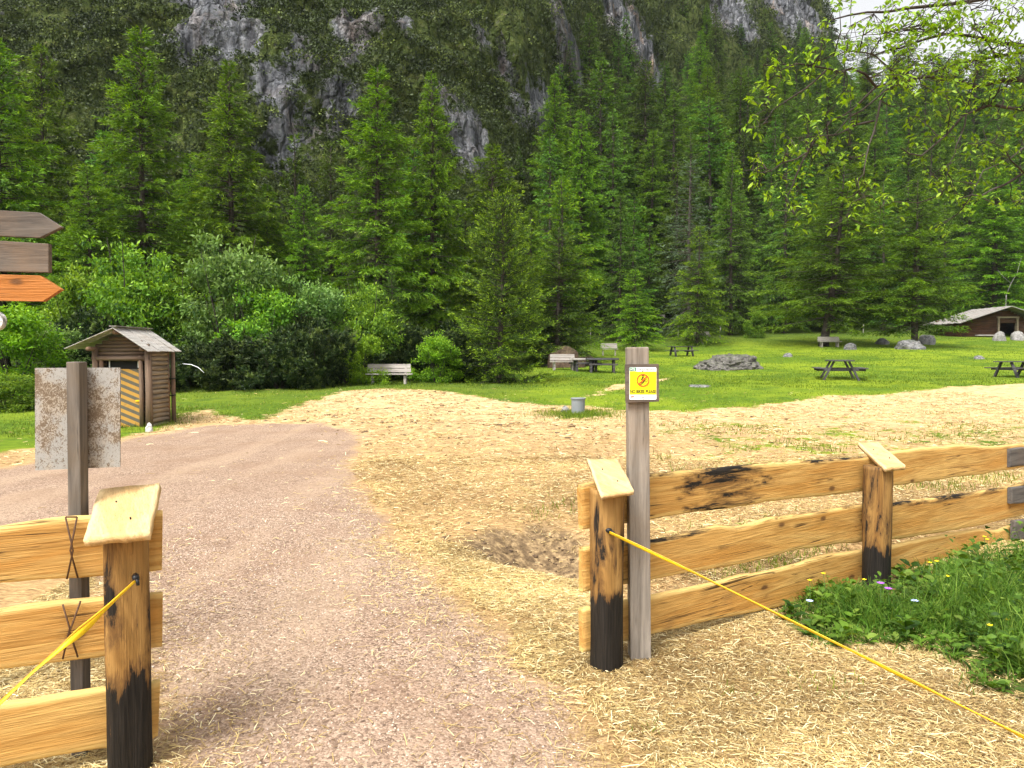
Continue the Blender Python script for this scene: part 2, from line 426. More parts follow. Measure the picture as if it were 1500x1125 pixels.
M['grass'] = foliage_mat('grass_blade', (.042, .088, .006), (.14, .225, .013), (.29, .36, .03), .3)
M['weed'] = foliage_mat('weed_leaf', (.020, .060, .006), (.105, .215, .018), (.27, .36, .06), .32)
M['straw'] = foliage_mat('straw_stalk', (.19, .108, .044), (.56, .385, .172), (.84, .70, .43), .1)
M['bark'] = bark_mat('bark', (.022, .018, .014), (.075, .060, .048))
M['bark_grey'] = bark_mat('bark_grey', (.03, .026, .022), (.10, .085, .07), 3)
M['wood'] = fresh_wood('golden_board')
M['post_wood'] = fresh_wood('golden_post', (.25, .125, .032), (.42, .25, .085), 2, .35)
M['cap_wood'] = fresh_wood('pale_cap', (.56, .345, .14), (.72, .52, .27), 1)
M['arrow_wood'] = fresh_wood('orange_arrow', (.40, .145, .030), (.50, .20, .055))
M['grey'] = grey_wood('grey_post_wood', (.10, .085, .07), (.34, .295, .245), 2, (.22, .14, .075), .35)
M['grey_x'] = grey_wood('grey_board_wood', (.04, .034, .03), (.165, .138, .115), 0)
M['old_x'] = grey_wood('old_rail_wood', (.05, .047, .045), (.17, .155, .14), 0, warmf=.1)
M['bench'] = grey_wood('bench_wood', (.20, .18, .165), (.50, .46, .42), 0, warmf=.15, freq=.5)
M['table'] = grey_wood('table_wood', (.026, .026, .03), (.105, .10, .105), 0, warmf=.08, freq=.5)
M['hut'] = grey_wood('hut_log', (.035, .02, .013), (.12, .06, .035), 0, (.15, .06, .03), .4, .4)
M['dark_grey'] = grey_wood('dark_grey_post', (.055, .048, .04), (.20, .172, .145), 2, (.16, .11, .06), .4)
M['shed_roof'] = grey_wood('shed_roof_board', (.19, .18, .165), (.46, .435, .405), 1, warmf=.12, freq=.6)
M['shed'] = grey_wood('shed_log', (.045, .030, .022), (.20, .14, .10), 0, (.26, .13, .06), .4, .6)
M['shed_side'] = grey_wood('shed_side_log', (.09, .068, .05), (.36, .29, .21), 1, (.35, .24, .13), .3, .6)
M['shed_post'] = grey_wood('shed_post', (.055, .038, .028), (.24, .165, .115), 2, (.24, .12, .055), .5, .6)
M['roof'] = grey_wood('roof_board', (.12, .112, .105), (.35, .33, .305), 1, warmf=.12, freq=.6)
M['black'] = flat_mat('black_iron', (.012, .012, .013), .45)
M['dark'] = flat_mat('dark_inside', (.010, .010, .011), .8)
M['rust'] = flat_mat('rusty_wire', (.09, .045, .022), .7)
M['tape'] = flat_mat('yellow_tape', (.83, .56, .012), .45, .18, 30)
M['tape_edge'] = flat_mat('orange_tape_edge', (.66, .27, .015), .45)
M['white'] = flat_mat('white_paint', (.78, .79, .80), .4, .05)
M['yellow'] = flat_mat('yellow_print', (.86, .76, .01), .45, .05)
M['red'] = flat_mat('red_print', (.72, .10, .02), .45)
M['green'] = flat_mat('green_print', (.03, .22, .09), .45)
M['ink'] = flat_mat('black_print', (.02, .02, .015), .5)
M['grey_ink'] = flat_mat('grey_print', (.12, .13, .13), .5)
M['concrete'] = flat_mat('concrete', (.20, .215, .225), .85, .22, 5)
M['rock'] = rock_mat('rock', scale=1.2); M['rock_big'] = rock_mat('rock_big', (.05, .047, .045), (.25, .23, .215), (.20, .16, .11), 3.2, .5); M['rock_brown'] = rock_mat('rock_brown', (.025, .018, .012), (.15, .10, .065), (.20, .12, .07), 3, .3)
M['pale_rock'] = rock_mat('pale_rock', (.16, .155, .15), (.42, .40, .38), (.34, .27, .2), 2, .25); M['limestone'] = rock_mat('limestone', (.45, .44, .42), (.72, .71, .69), (.5, .45, .4), 3, .05)
M['pet_y'] = flat_mat('yellow_petal', (.85, .65, .01), .5); M['pet_p'] = flat_mat('purple_petal', (.32, .10, .52), .5); M['pet_b'] = flat_mat('blue_petal', (.45, .52, .85), .5)

def sign_back_mat():
    s = NT('weathered_plate'); c = s.coord()
    n = s.math('MULTIPLY_ADD', s.noise(s.mapping(c, (1.2, 1, 1)), 75, 6, .75, 1.6), .8, s.math('MULTIPLY', s.noise(c, 18, 5, .7), .25)); b = s.noise(c, 7, 4, .6)
    col = s.mix(s.noise(c, 14, 4), (.25, .24, .22), (.36, .35, .325))
    col = s.mix(s.math('MULTIPLY', s.step(b, .42, .62), .55), col, (.36, .28, .185))
    m = s.step(s.math('ADD', n, s.math('MULTIPLY_ADD', b, .40, -.2)), .522, .56)
    col = s.mix(s.math('MULTIPLY', m, .85), col, (.11, .07, .038))
    return s.principled(col, .75, s.bump(m, .3, .002), .2)
M['plate'] = sign_back_mat()
def door_mat():
    s = NT('striped_door'); c = s.coord()
    sep = s.n('SeparateXYZ', {0: c}); x, z = sep.outputs[0], sep.outputs[2]
    v = s.math('FRACT', s.math('MULTIPLY', s.math('ADD', z, s.math('MULTIPLY', x, .42)), 6.1))
    m = s.step(v, .45, .53); n = s.noise(c, 9, 5, .7)
    col = s.mix(m, s.mix(n, (.07, .065, .05), (.14, .125, .09)), s.mix(n, (.33, .17, .03), (.55, .31, .06)))
    col = s.mix(s.math('MULTIPLY', s.step(n, .56, .7), .5), col, (.11, .08, .05))
    return s.principled(col, .6, s.bump(n, .2, .003), .3)
M['door'] = door_mat()
# ------------------------------------------------------------------ ground regions (world polygons from where they lie on the terrain)
def wpoly(px, extra=()):
    return np.array([tuple(G(*p))[:2] for p in px] + list(extra))
def sdist(poly, x, y, lim=1e9):
    """signed distance, positive inside"""
    x = x.ravel(); y = y.ravel(); ins = np.zeros(len(x), bool); d2 = np.full(len(x), 1e12); n = len(poly)
    for i in range(n):
        x0, y0 = poly[i]; x1, y1 = poly[(i + 1) % n]
        c = ((y0 > y) != (y1 > y))
        with np.errstate(divide='ignore', invalid='ignore'):
            xi = (x1 - x0) * (y - y0) / (y1 - y0 if y1 != y0 else 1e-9) + x0
        ins ^= c & (x < xi)
        ex, ey = x1 - x0, y1 - y0; l2 = ex * ex + ey * ey + 1e-12
        t = np.clip(((x - x0) * ex + (y - y0) * ey) / l2, 0, 1)
        d2 = np.minimum(d2, (x - x0 - t * ex) ** 2 + (y - y0 - t * ey) ** 2)
    return np.where(ins, 1, -1) * np.sqrt(d2)
GRAVEL = wpoly([(470, 620), (530, 638), (515, 690), (545, 745), (600, 820), (690, 890), (750, 950), (830, 1020), (868, 1100)],
               [(.33, 2.6), (.45, 1.2), (.6, -22), (-1.2, -22), (-1.15, 2.6)]) 
GRAVEL = np.vstack([GRAVEL, wpoly([(250, 1060), (215, 1000), (165, 885), (90, 808), (0, 800), (-200, 790), (-420, 740), (-250, 705), (0, 688), (70, 672), (195, 643), (300, 624)])])
STRAW = wpoly([(-420, 690), (0, 664), (90, 650), (195, 640), (235, 628), (262, 606), (300, 601), (330, 610), (380, 616), (440, 592), (500, 574), (560, 569), (650, 573), (720, 584),
               (790, 592), (880, 597), (905, 602), (985, 603), (1060, 599), (1120, 594), (1200, 581), (1290, 578), (1400, 566), (1500, 562)],
              [(33, 30), (33, -22), (-33, -22), (-33, 10)])
STRAW2 = wpoly([(815, 590), (850, 578), (880, 562), (940, 555), (990, 551), (998, 556), (950, 567), (905, 577), (860, 588)])
WEED = wpoly([(1128, 905), (1150, 885), (1200, 872), (1262, 872), (1300, 868), (1330, 850), (1400, 830), (1500, 822), (1640, 820), (1700, 1100), (1500, 1030), (1440, 1010), (1380, 950), (1290, 945), (1215, 950), (1165, 930)])
DRUM = wpoly([(815, 606), (830, 600), (870, 602), (885, 608), (870, 614), (825, 614)])
def masks(x, y):
    x = np.asarray(x, float).ravel(); y = np.asarray(y, float).ravel()
    gr = sdist(GRAVEL, x, y)
    st = np.maximum(sdist(STRAW, x, y), sdist(STRAW2, x, y) - .62)
    dr = sdist(DRUM, x, y); st = np.minimum(st, np.where(dr > -1, -dr + .1, st))
    we = sdist(WEED, x, y)
    soil = .98 * np.exp(-(((x - .18) / .72) ** 2 + ((y - 6.7) / .75) ** 2))
    xs = np.clip(x, 1.1, 2.7); soil = np.maximum(soil, .9 * np.exp(-(((x - xs) / .3) ** 2 + ((y - (5.72 + .5 * (xs - 1.4))) / .34) ** 2)))
    patch = ss(1.0, 4, x) * ss(6.5, 9, y) * (.20 + .33 * ss(7, 13, y)*(1-ss(15,22,y)) ) 
    patch = np.maximum(patch, ss(1.0,2.2,x) * .5 * np.exp(-((y - (6.9 + .3 * (x - 1))) / .5) ** 2))
    patch = np.maximum(patch, .22 * ss(14, 18, y))
    clod = np.exp(-(((x + 2.2) / 4.5) ** 2 + ((y - 19) / 7) ** 2)) * .9 + .22 * ss(6, 9, y) + .55 * ss(0, 1.5, 5.8 - y) * ss(.1, 1.2, x)
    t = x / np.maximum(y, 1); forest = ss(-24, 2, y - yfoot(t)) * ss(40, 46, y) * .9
    forest = np.maximum(forest, ss(31, 37, y) * ss(.02, -.04, t)) if False else np.maximum(forest, ss(15, 33, y) * .8 * (1 - ss(-.02, .05, t)))  # left lawn: lush green, with tree shade put into the grass colour
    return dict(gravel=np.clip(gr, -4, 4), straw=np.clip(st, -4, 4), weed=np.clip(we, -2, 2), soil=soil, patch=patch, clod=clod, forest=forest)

def axis(dense0, dense1, step, lo, hi, grow=1.09, mx=1.2):
    a = list(np.arange(dense0, dense1 + 1e-6, step)); s = step
    while a[-1] < hi: s = min(s * grow, mx); a.append(a[-1] + s)
    a[-1] = hi; s = step; b = [a[0]]
    while b[-1] > lo: s = min(s * grow, mx); b.append(b[-1] - s)
    b[-1] = lo; return np.array(b[:0:-1] + a)
def build_ground():
    X = axis(-3.2, 4.8, .04, -74, 74, 1.05, 1.2); Y = axis(2.2, 8.0, .04, -24, 47, 1.045, .5)
    gx, gy = np.meshgrid(X, Y); x, y = gx.ravel(), gy.ravel(); nx, ny = len(X), len(Y)
    m = masks(x, y); z = H(x, y)
    d = np.hypot(x, y); fine = (1 - ss(14, 24, d))
    z = z + fine * (.022 * (fbm(x * 6, y * 6, 0, 5, 3) - .5) * np.where(m['gravel'] > 0, .5, 1.6))
    z = z + np.where(m['gravel'] > 0, 0, 1) * ss(10, 18, y) * (1 - ss(30, 40, y)) * .09 * (fbm(x * 1.4, y * 1.4, 0, 55, 3) - .5)
    i = np.arange(nx * ny).reshape(ny, nx)
    Q = np.stack([i[:-1, :-1], i[:-1, 1:], i[1:, 1:], i[1:, :-1]], -1).reshape(-1, 4)
    V = np.stack([x, y, z], 1)
    # far part: a fan towards the mountain foot
    T = np.concatenate([np.linspace(-1.6, -.72, 60)[:-1], np.linspace(-.72, .74, 460), np.linspace(.74, 1.6, 60)[1:]])
    S = np.concatenate([np.linspace(0, 1, 40)])
    tt, sg = np.meshgrid(T, S)
    fy = 47 + (yfoot(tt) + 2 - 47) * sg; fx = tt * fy
    fz = H(fx, fy); k = np.arange(fx.size).reshape(fx.shape) + len(V)
    Q2 = np.stack([k[:-1, :-1], k[:-1, 1:], k[1:, 1:], k[1:, :-1]], -1).reshape(-1, 4)
    m2 = masks(fx, fy)
    V = np.vstack([V, np.stack([fx.ravel(), fy.ravel(), fz.ravel()], 1)])
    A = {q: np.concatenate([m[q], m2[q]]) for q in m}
    cls = np.where(A['gravel'] > 0, 2, np.where(A['straw'] > 0, 1, 0)); cls = np.where(A['weed'] > 0, 0, cls)
    QA = np.vstack([Q, Q2]); fc = cls[QA[:, 0]]
    for c, name in ((0, 'meadow_ground'), (1, 'straw_covered_ground'), (2, 'gravel_path')):
        q = QA[fc == c]; u, inv = np.unique(q, return_inverse=True)
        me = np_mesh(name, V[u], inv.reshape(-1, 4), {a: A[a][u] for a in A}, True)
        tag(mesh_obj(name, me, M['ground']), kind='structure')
build_ground()

# ------------------------------------------------------------------ mountain
def march(px, py): return G(px, py, 260)
ROCKS = [(330, 30, 9, .2), (300, 75, 8, 0), (360, 90, 7, 0), (415, 150, 7, 0), (420, 205, 6, .1), (455, 185, 4, .5), (395, 235, 5, 0), (290, 20, 6, .1), (95, 290, 3, 0), (440, 110, 6, .2),
         (520, 68, 4, .1), (550, 62, 3, .2), (530, 100, 3, .1), (505, 165, 4, 0), (600, 62, 3, .3), (705, 60, 3, .3), (690, 215, 5, .1), (700, 245, 4, .1), (740, 100, 3, .2), (760, 165, 4, .2), (790, 175, 5, .1), (800, 160, 4, .1),
         (830, 90, 6, .25), (845, 110, 5, .1), (868, 128, 5, .1), (910, 40, 9, .9), (930, 70, 9, .95), (950, 100, 8, .8), (965, 125, 7, .6), (895, 15, 8, .6), (1070, 20, 10, .15), (1085, 45, 8, .1), (1065, 5, 9, .3), (1150, 15, 12, .4), (1180, 30, 9, .2), (1135, 5, 10, .5), (20, 60, 3, .3), (110, 120, 3, .3), (650, 150, 3, .2)]
def build_mountain():
    T = np.concatenate([np.linspace(-1.6, -.72, 50)[:-1], np.linspace(-.72, .74, 640), np.linspace(.74, 1.6, 50)[1:]])
    S = np.concatenate([np.linspace(0, 1, 300)])
    tt, sg = np.meshgrid(T, S)
    smax = slope_len(tt) + np.interp(tt, [-1.6, -.3, 0, .2, .34, .5], [62, 62, 70, 75, 78, 40])
    y = yfoot(tt) + .5 + smax * sg; x = tt * y; z = H(x, y) - np.where(sg == 0, .6, 0)
    # drop the back edge a little so the crest closes
    s = y - yfoot(tt); cl = ss(-4, 12, s - slope_len(tt)) ; capd = ss(0, 6, (CAMZ + elev(tt) * y) - z - 2) ; amp = cl * np.clip(.12 + capd, 0, 1)
    rock = np.zeros(x.size); och = np.zeros(x.size); xr, yr, zr = x.ravel(), y.ravel(), z.ravel()
    for (px, py, r, o) in ROCKS:
        g = march(px, py); r = r * (.54 if px < 480 else .8); k = min(1, r / 4.) * .75 * np.exp(-(((xr - g.x) / (r * .62)) ** 2 + ((yr - g.y) / (r * .9)) ** 2 + ((zr - g.z) / (r * 1.05)) ** 2))
        rock = np.maximum(rock, k); och = np.maximum(och, k * o * 1.4)
    n1 = fbm(x * .085, y * .085, z * .05, 31, 4) - .5
    n2 = 1 - np.abs(2 * fbm(x * .22, y * .22, z * .12, 77, 4) - 1)
    n3 = 1 - np.abs(2 * fbm(x * .7, y * .7, z * .4, 99, 3) - 1)
    dn = amp * (9 * n1 + 4.2 * (n2 - .6) + 1.2 * (n3 - .6) + rock.reshape(x.shape) * (.9 * (n3 - .6) + .8)) 
    y2 = y - dn * .85; z2 = z + dn * .35; x2 = x
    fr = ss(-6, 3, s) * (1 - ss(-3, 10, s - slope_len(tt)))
    V = np.stack([x2.ravel(), y2.ravel(), z2.ravel()], 1); i = np.arange(x.size).reshape(x.shape)
    Q = np.stack([i[:-1, :-1], i[:-1, 1:], i[1:, 1:], i[1:, :-1]], -1).reshape(-1, 4)
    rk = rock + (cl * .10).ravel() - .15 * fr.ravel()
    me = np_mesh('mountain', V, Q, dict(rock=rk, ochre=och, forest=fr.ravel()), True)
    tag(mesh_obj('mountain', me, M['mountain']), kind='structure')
    return V.reshape(x.shape + (3,)), rock.reshape(x.shape), cl, tt
MV, MROCK, MCL, MTT = build_mountain()

def build_scrub():
    """low mountain pine that covers the cliff between the rock faces"""
    rng = np.random.default_rng(5); jj, ii = MV.shape[:2]
    n = 30000; r = rng.integers(0, jj - 1, n); c = rng.integers(0, ii - 1, n)
    V = MV[r, c]; t = MTT[r, c]
    nz = .5 * fbm(V[:, 0] * .16, V[:, 1] * .16, V[:, 2] * .16, 13, 3) + .5 * fbm(V[:, 0] * .45, V[:, 1] * .45, V[:, 2] * .35, 14, 3)
    el = (V[:, 2] - CAMZ) / V[:, 1]
    keep = (MCL[r, c] > .12) & (MROCK[r, c] < .40 + 1.1 * (nz - .5)) & (nz > .43) & (t > -.95) & (t < .42) & (el < .68)
    V = V[keep]; n = len(V)
    sel = rng.permutation(n)[:7500]; V = V[sel]; n = len(V)
    sz = rng.uniform(.5, 1.45, n) * (1 + .4 * ss(80, 130, V[:, 1]))
    k = 84
    u = rng.normal(size=(n, k, 3)); u = unit(u); u[..., 2] = np.abs(u[..., 2]) * .8
    rad = rng.uniform(.45, 1, (n, k, 1)) ** .6
    C = V[:, None, :] + u * rad * sz[:, None, None] * np.array([1.1, .9, .75])
    D = u * .8 + np.array([0, -.1, .25]) + rng.normal(size=(n, k, 3)) * .8
    L = (sz[:, None] * rng.uniform(.12, .23, (n, k))).ravel()
    Vv, Q = leaf_soup(C.reshape(-1, 3), D.reshape(-1, 3), L, L * .72, rng)
    tone = np.clip(rng.normal(.40, .32, (n, 1)) + rng.normal(0, .14, (n, k)), 0, 1).ravel()
    tipv = (np.where(rng.random((n, 1)) < .16, .9, 0.05) * rng.random((n, k))).ravel()
    me = np_mesh('mountain_scrub', Vv, Q, dict(v=np.repeat(tone, 4), tip=np.repeat(tipv, 4)))
    tag(mesh_obj('mountain_scrub', me, M['scrub']), kind='stuff')
build_scrub()

# ------------------------------------------------------------------ straw, grass, weeds
def scatter(n, x0, x1, y0, y1, rng, power=1.0):
    y = y0 + (y1 - y0) * rng.random(n) ** power
    w0, w1 = x0, x1
    x = rng.uniform(w0, w1, n); return x, y
def build_straw():
    rng = np.random.default_rng(8); xs, ys, ls, ws, zs = [], [], [], [], []
    # near field
    for n, x0, x1, y0, y1, l0, l1, w in ((560000, -3.2, 4.8, 2.2, 6.6, .02, .095, .0032), (150000, -5, 9, 6.0, 12, .035, .12, .0055), (70000, -12, 16, 11, 27, .06, .2, .012)):
        x, y = scatter(n, x0, x1, y0, y1, rng); m = masks(x, y)
        jit = 1.2 * (fbm(x * 1.3, y * 1.3, 0, 61, 3) - .5)
        pr = np.where(m['gravel'] > -.1 - jit * .4, np.clip(.22 * np.exp(-np.maximum(m['gravel'], 0) / .25) + .007, 0, 1), 1.0)
        pr = np.where(m['straw'] + jit * .5 < 0, .03, pr); pr = np.where(m['weed'] > 0, .12, pr); pr = pr * np.clip(1.0 - m['soil'] * 1.25, .08, 1)
        pr = pr * np.clip(.15 + 1.5 * fbm(x * 1.6, y * 1.6, 0, 66, 4), .2, 1)
        pr = np.where((np.abs(x) > .72 * y + .8), 0, pr)
        k = rng.random(len(x)) < pr
        x, y = x[k], y[k]; q = len(x); xs.append(x); ys.append(y); ls.append(l0 * .6 + (l1 * 1.35 - l0 * .6) * rng.beta(1.1, 3.4, q)); ws.append(np.full(q, w) * rng.uniform(.6, 1.3, q)); 
    x, y, L, W = map(np.concatenate, (xs, ys, ls, ws)); n = len(x)
    z = H(x, y) + rng.uniform(.002, .018, n); a = rng.uniform(0, 2 * np.pi, n)
    D = np.stack([np.cos(a), np.sin(a), rng.normal(0, .13, n)], 1)
    S = unit(np.cross(D, np.stack([rng.normal(0, .5, n), rng.normal(0, .5, n), np.ones(n)], 1))) * (W / 2)[:, None]
    C = np.stack([x, y, z], 1); B = D * (L / 2)[:, None]
    bend = np.zeros((n, 3)); bend[:, 2] = L * rng.uniform(-.02, .10, n)
    V = np.stack([C - B - S, C - B + S, C + bend + S, C + bend - S, C + B + S, C + B - S], 1).reshape(-1, 3)
    b = np.arange(n)[:, None] * 6
    Q = np.concatenate([b + np.array([0, 1, 2, 3]), b + np.array([3, 2, 4, 5])])
    tone = np.clip(rng.normal(.48, .3, n) + 1.5 * (fbm(x * 1.1, y * 1.1, 0, 71, 3) - .5), 0, 1); tip = np.where(rng.random(n) < .25, rng.random(n), 0)
    me = np_mesh('loose_straw', V, Q, dict(v=np.repeat(tone, 6), tip=np.repeat(tip, 6)))
    tag(mesh_obj('loose_straw', me, M['straw']), kind='stuff')
build_straw()

def build_gravel_stones():
    rng = np.random.default_rng(4); n = 34000
    x, y = scatter(n, -3.4, 1.2, 2.3, 8.5, rng); m = masks(x, y)
    k = (m['gravel'] > .0) & (np.abs(x) < .72 * y + .5) & (rng.random(n) < .85); x, y = x[k], y[k]; n = len(x)
    r = rng.uniform(.003, .0075, n) * np.where(rng.random(n) < .03, 1.8, 1)
    z = H(x, y) + r * .1
    oc = np.array([(1, 0, 0), (-.4, .9, 0), (-.6, -.8, 0), (.1, .1, .8)], float)
    a = rng.uniform(0, 6.28, n); ca, sa = np.cos(a), np.sin(a)
    P0 = oc[None] * r[:, None, None] * rng.uniform(.6, 1.4, (n, 4, 1))
    V = np.stack([P0[..., 0] * ca[:, None] - P0[..., 1] * sa[:, None], P0[..., 0] * sa[:, None] + P0[..., 1] * ca[:, None], P0[..., 2]], -1) + np.stack([x, y, z], 1)[:, None]
    b = np.arange(n)[:, None] * 4
    Q = np.concatenate([b + np.array(t) for t in ((0, 1, 3), (1, 2, 3), (2, 0, 3))])
    s = NT('gravel_stone'); v = s.attr('v'); c = s.ramp(v, [(.1, (.15, .10, .075)), (.5, (.36, .255, .19)), (.95, (.56, .46, .37))]); s.principled(c, .9)
    me = np_mesh('gravel_stones', V.reshape(-1, 3), Q, dict(v=np.repeat(rng.random(n), 4)))
    tag(mesh_obj('gravel_stones', me, s.m), kind='stuff')
build_gravel_stones()

def blades(x, y, hgt, wid, rng, lean=.5, seg=2, z=None):
    n = len(x); a = rng.uniform(0, 2 * np.pi, n); ln = rng.uniform(.1, 1, n) * lean
    D = np.stack([np.cos(a), np.sin(a), np.zeros(n)], 1); S = np.stack([-np.sin(a), np.cos(a), np.zeros(n)], 1)
    b = rng.uniform(0, 2 * np.pi, n); S = np.stack([np.cos(b), np.sin(b), np.zeros(n)], 1)
    C = np.stack([x, y, (H(x, y) if z is None else z) - .01], 1); rows = []
    for k in range(seg + 1):
        f = k / seg; c = C + D * (ln * hgt * f ** 1.8)[:, None] + np.array([0, 0, 1]) * (hgt * f * (1 - .35 * ln * f))[:, None]
        w = (wid * (1 - f ** 1.5) * .5 + .0006)[:, None]; rows += [c - S * w, c + S * w]
    V = np.stack(rows, 1).reshape(-1, 3); m = 2 * (seg + 1); base = np.arange(n)[:, None] * m
    Q = np.concatenate([base + np.array([2 * k, 2 * k + 1, 2 * k + 3, 2 * k + 2]) for k in range(seg)])
    return V, Q, m
def build_meadow():
    rng = np.random.default_rng(12); X, Y, HH, WW = [], [], [], []
    for n, y0, y1, h0, wd in ((110000, 15, 34, .05, .016), (170000, 28, 78, .06, .035)):
        y = y0 + (y1 - y0) * rng.random(n); x = rng.uniform(-.76, .76, n) * y; m = masks(x, y)
        pat = m['patch'] + 1.5 * (fbm(x * 1.1, y * 1.1, 0, 3, 4) - .5)
        k = ((m['straw'] < -.05) | (pat > .62) & (rng.random(n) < .5)) & (m['gravel'] < 0) & (y < yfoot(x / y) + 3) & (rng.random(n) < .35 + .9 * fbm(x * .5, y * .5, 0, 2, 3))
        X.append(x[k]); Y.append(y[k]); HH.append(h0 * rng.uniform(.5, 1.8, k.sum())); WW.append(wd * rng.uniform(.6, 1.3, k.sum()))
    # tufts that come up through the straw and along the ditch, and round the drum
    n = 9000; cx = []; cy = []
    for px, py, c, r in ((830, 742, 70, .18), (790, 755, 40, .10), (1150, 828, 300, .5), (1230, 815, 200, .4), (1080, 835, 700, .22), (1130, 822, 500, .2), (1190, 808, 300, .2), (1370, 712, 260, .35), (1440, 700, 200, .3), (1175, 655, 60, .25), (1155, 650, 50, .2), (1085, 660, 50, .2), (1240, 640, 40, .3), (1010, 690, 50, .2), (965, 672, 40, .2), (1300, 690, 60, .3), (1075, 1018, 25, .05), (840, 606, 1500, .7), (870, 607, 1400, .55), (822, 608, 700, .35), (945, 1075, 14, .05), (1185, 1000, 40, .12), (1220, 1020, 26, .08), (228, 616, 900, .5), (215, 625, 700, .4), (245, 604, 500, .4), (1065, 720, 40, .15), (1210, 660, 60, .3), (1330, 645, 60, .4), (1400, 640, 60, .4), (1450, 625, 80, .5)):
        g = G(px, py); cx.append(g.x + rng.normal(0, r, c)); cy.append(g.y + rng.normal(0, r, c))
    cx, cy = np.concatenate(cx), np.concatenate(cy); sc = np.clip(cy / 9, .6, 1.15)
    X.append(cx); Y.append(cy); HH.append(rng.uniform(.05, .13, len(cx)) * sc); WW.append(.010 * sc)
    x, y, hh, ww = map(np.concatenate, (X, Y, HH, WW)); V, Q, m = blades(x, y, hh, ww, rng, .7, 1)
    tone = np.clip(rng.normal(.4, .2, len(x)) + 1.3 * (fbm(x * .22, y * .22, 0, 41, 3) - .5), 0, 1); tip = np.clip(rng.normal(.15, .3, len(x)), 0, 1)
    me = np_mesh('meadow_grass', V, Q, dict(v=np.repeat(tone, m), tip=np.repeat(tip, m))); tag(mesh_obj('meadow_grass', me, M['grass']), kind='stuff')
build_meadow()

def build_weeds():
    rng = np.random.default_rng(21); n = 115000
    lo, hi = WEED.min(0), WEED.max(0); x = rng.uniform(lo[0] - .2, hi[0], n); y = rng.uniform(lo[1] - .2, hi[1] + .2, n)
    d = sdist(WEED, x, y) + .5 * (fbm(x * 2.2, y * 2.2, 0, 88, 3) - .5); k = (d > -.06) & (rng.random(n) < np.clip(.15 + d * 1.8, 0, .8) * np.clip(3.4 * fbm(x * 3.2, y * 3.2, 0, 89, 3) - 1.15, 0, 1)); x, y, d = x[k], y[k], d[k]
    hg = np.clip(.055 + .30 * d, .05, .24) * rng.uniform(.5, 1.45, len(x)) * (1 + .6 * ss(2.5, 3.0, x) * ss(1.2, .3, np.abs((y - 3.957) - (x - .448) * .667))); wd = rng.uniform(.003, .009, len(x))
    V, Q, m = blades(x, y, hg, wd, rng, 1.0, 3); tone = np.clip(rng.normal(.5, .28, len(x)), 0, 1); tip = np.clip(rng.normal(.1, .3, len(x)), 0, 1)
    me = np_mesh('tall_grass', V, Q, dict(v=np.repeat(tone, m), tip=np.repeat(tip, m))); tag(mesh_obj('tall_grass', me, M['weed']), kind='stuff')
    # broad leaved weeds: rosettes and leafy stems
    C, D, L, W, T, B = [], [], [], [], [], []
    n = 1150; x = rng.uniform(lo[0] - .1, hi[0], n); y = rng.uniform(lo[1] - .1, hi[1] + .1, n)
    d = sdist(WEED, x, y) + .3 * (fbm(x * 2.2, y * 2.2, 0, 88, 3) - .5); k = d > .0; x, y, d = x[k], y[k], d[k]
    for a, b, q in zip(x, y, d):
        ht = min(.06 + .36 * q, .26) * rng.uniform(.5, 1.3) * (1 + .9 * float(ss(2.5, 3.0, a)) * float(ss(1.3, .3, (b - 3.957) - (a - .448) * .667 if False else abs((b - 3.957) - (a - .448) * .667)))); nl = rng.integers(5, 12); tone = rng.uniform(.0, .9); big = rng.uniform(.035, .085) * (1.35 if rng.random() < .3 else 1); ang = rng.uniform(0, 6.28)
        lx, ly = rng.normal(0, .3, 2); z0 = h(a, b)
        for j in range(nl):
            f = (j + .5) / nl; t = ang + j * 2.4; C.append((a + lx * ht * f, b + ly * ht * f, z0 + ht * f)); D.append((math.cos(t), math.sin(t), rng.uniform(-.1, .8)))
            L.append(big * (1.25 - .6 * f)); W.append(big * rng.uniform(.28, .5)); T.append(tone + rng.normal(0, .15)); B.append(rng.uniform(0, .5) * (rng.random() < .3))
    C, D, L, W = np.array(C), np.array(D), np.array(L), np.array(W); D = unit(D); nn = len(C)
    up = np.array([0, 0, 1.0]); S = unit(np.cross(D, up + rng.normal(0, .3, (nn, 3)))); N = np.cross(S, D)
    rows = []
    for f, w, sag in ((0, .12, 0), (.3, .9, .05), (.6, 1.0, .04), (.85, .55, -.04), (1, .03, -.13)):
        c = C + D * (L * f)[:, None] + N * (L * sag)[:, None]; ww = (W * w * .5)[:, None]; cup = N * (W * .10 * w)[:, None]
        rows += [c - S * ww + cup, c, c + S * ww + cup]
    V = np.stack(rows, 1).reshape(-1, 3); base = np.arange(nn)[:, None] * 15; qs = []
    for r in range(4):
        for s_ in range(2): qs.append(base + np.array([r * 3 + s_, r * 3 + s_ + 1, r * 3 + s_ + 4, r * 3 + s_ + 3]))
    me = np_mesh('weed_leaves', V, np.concatenate(qs), dict(v=np.repeat(np.clip(T, 0, 1), 15), tip=np.repeat(B, 15)), True); tag(mesh_obj('weed_leaves', me, M['weed']), kind='stuff')
build_weeds()

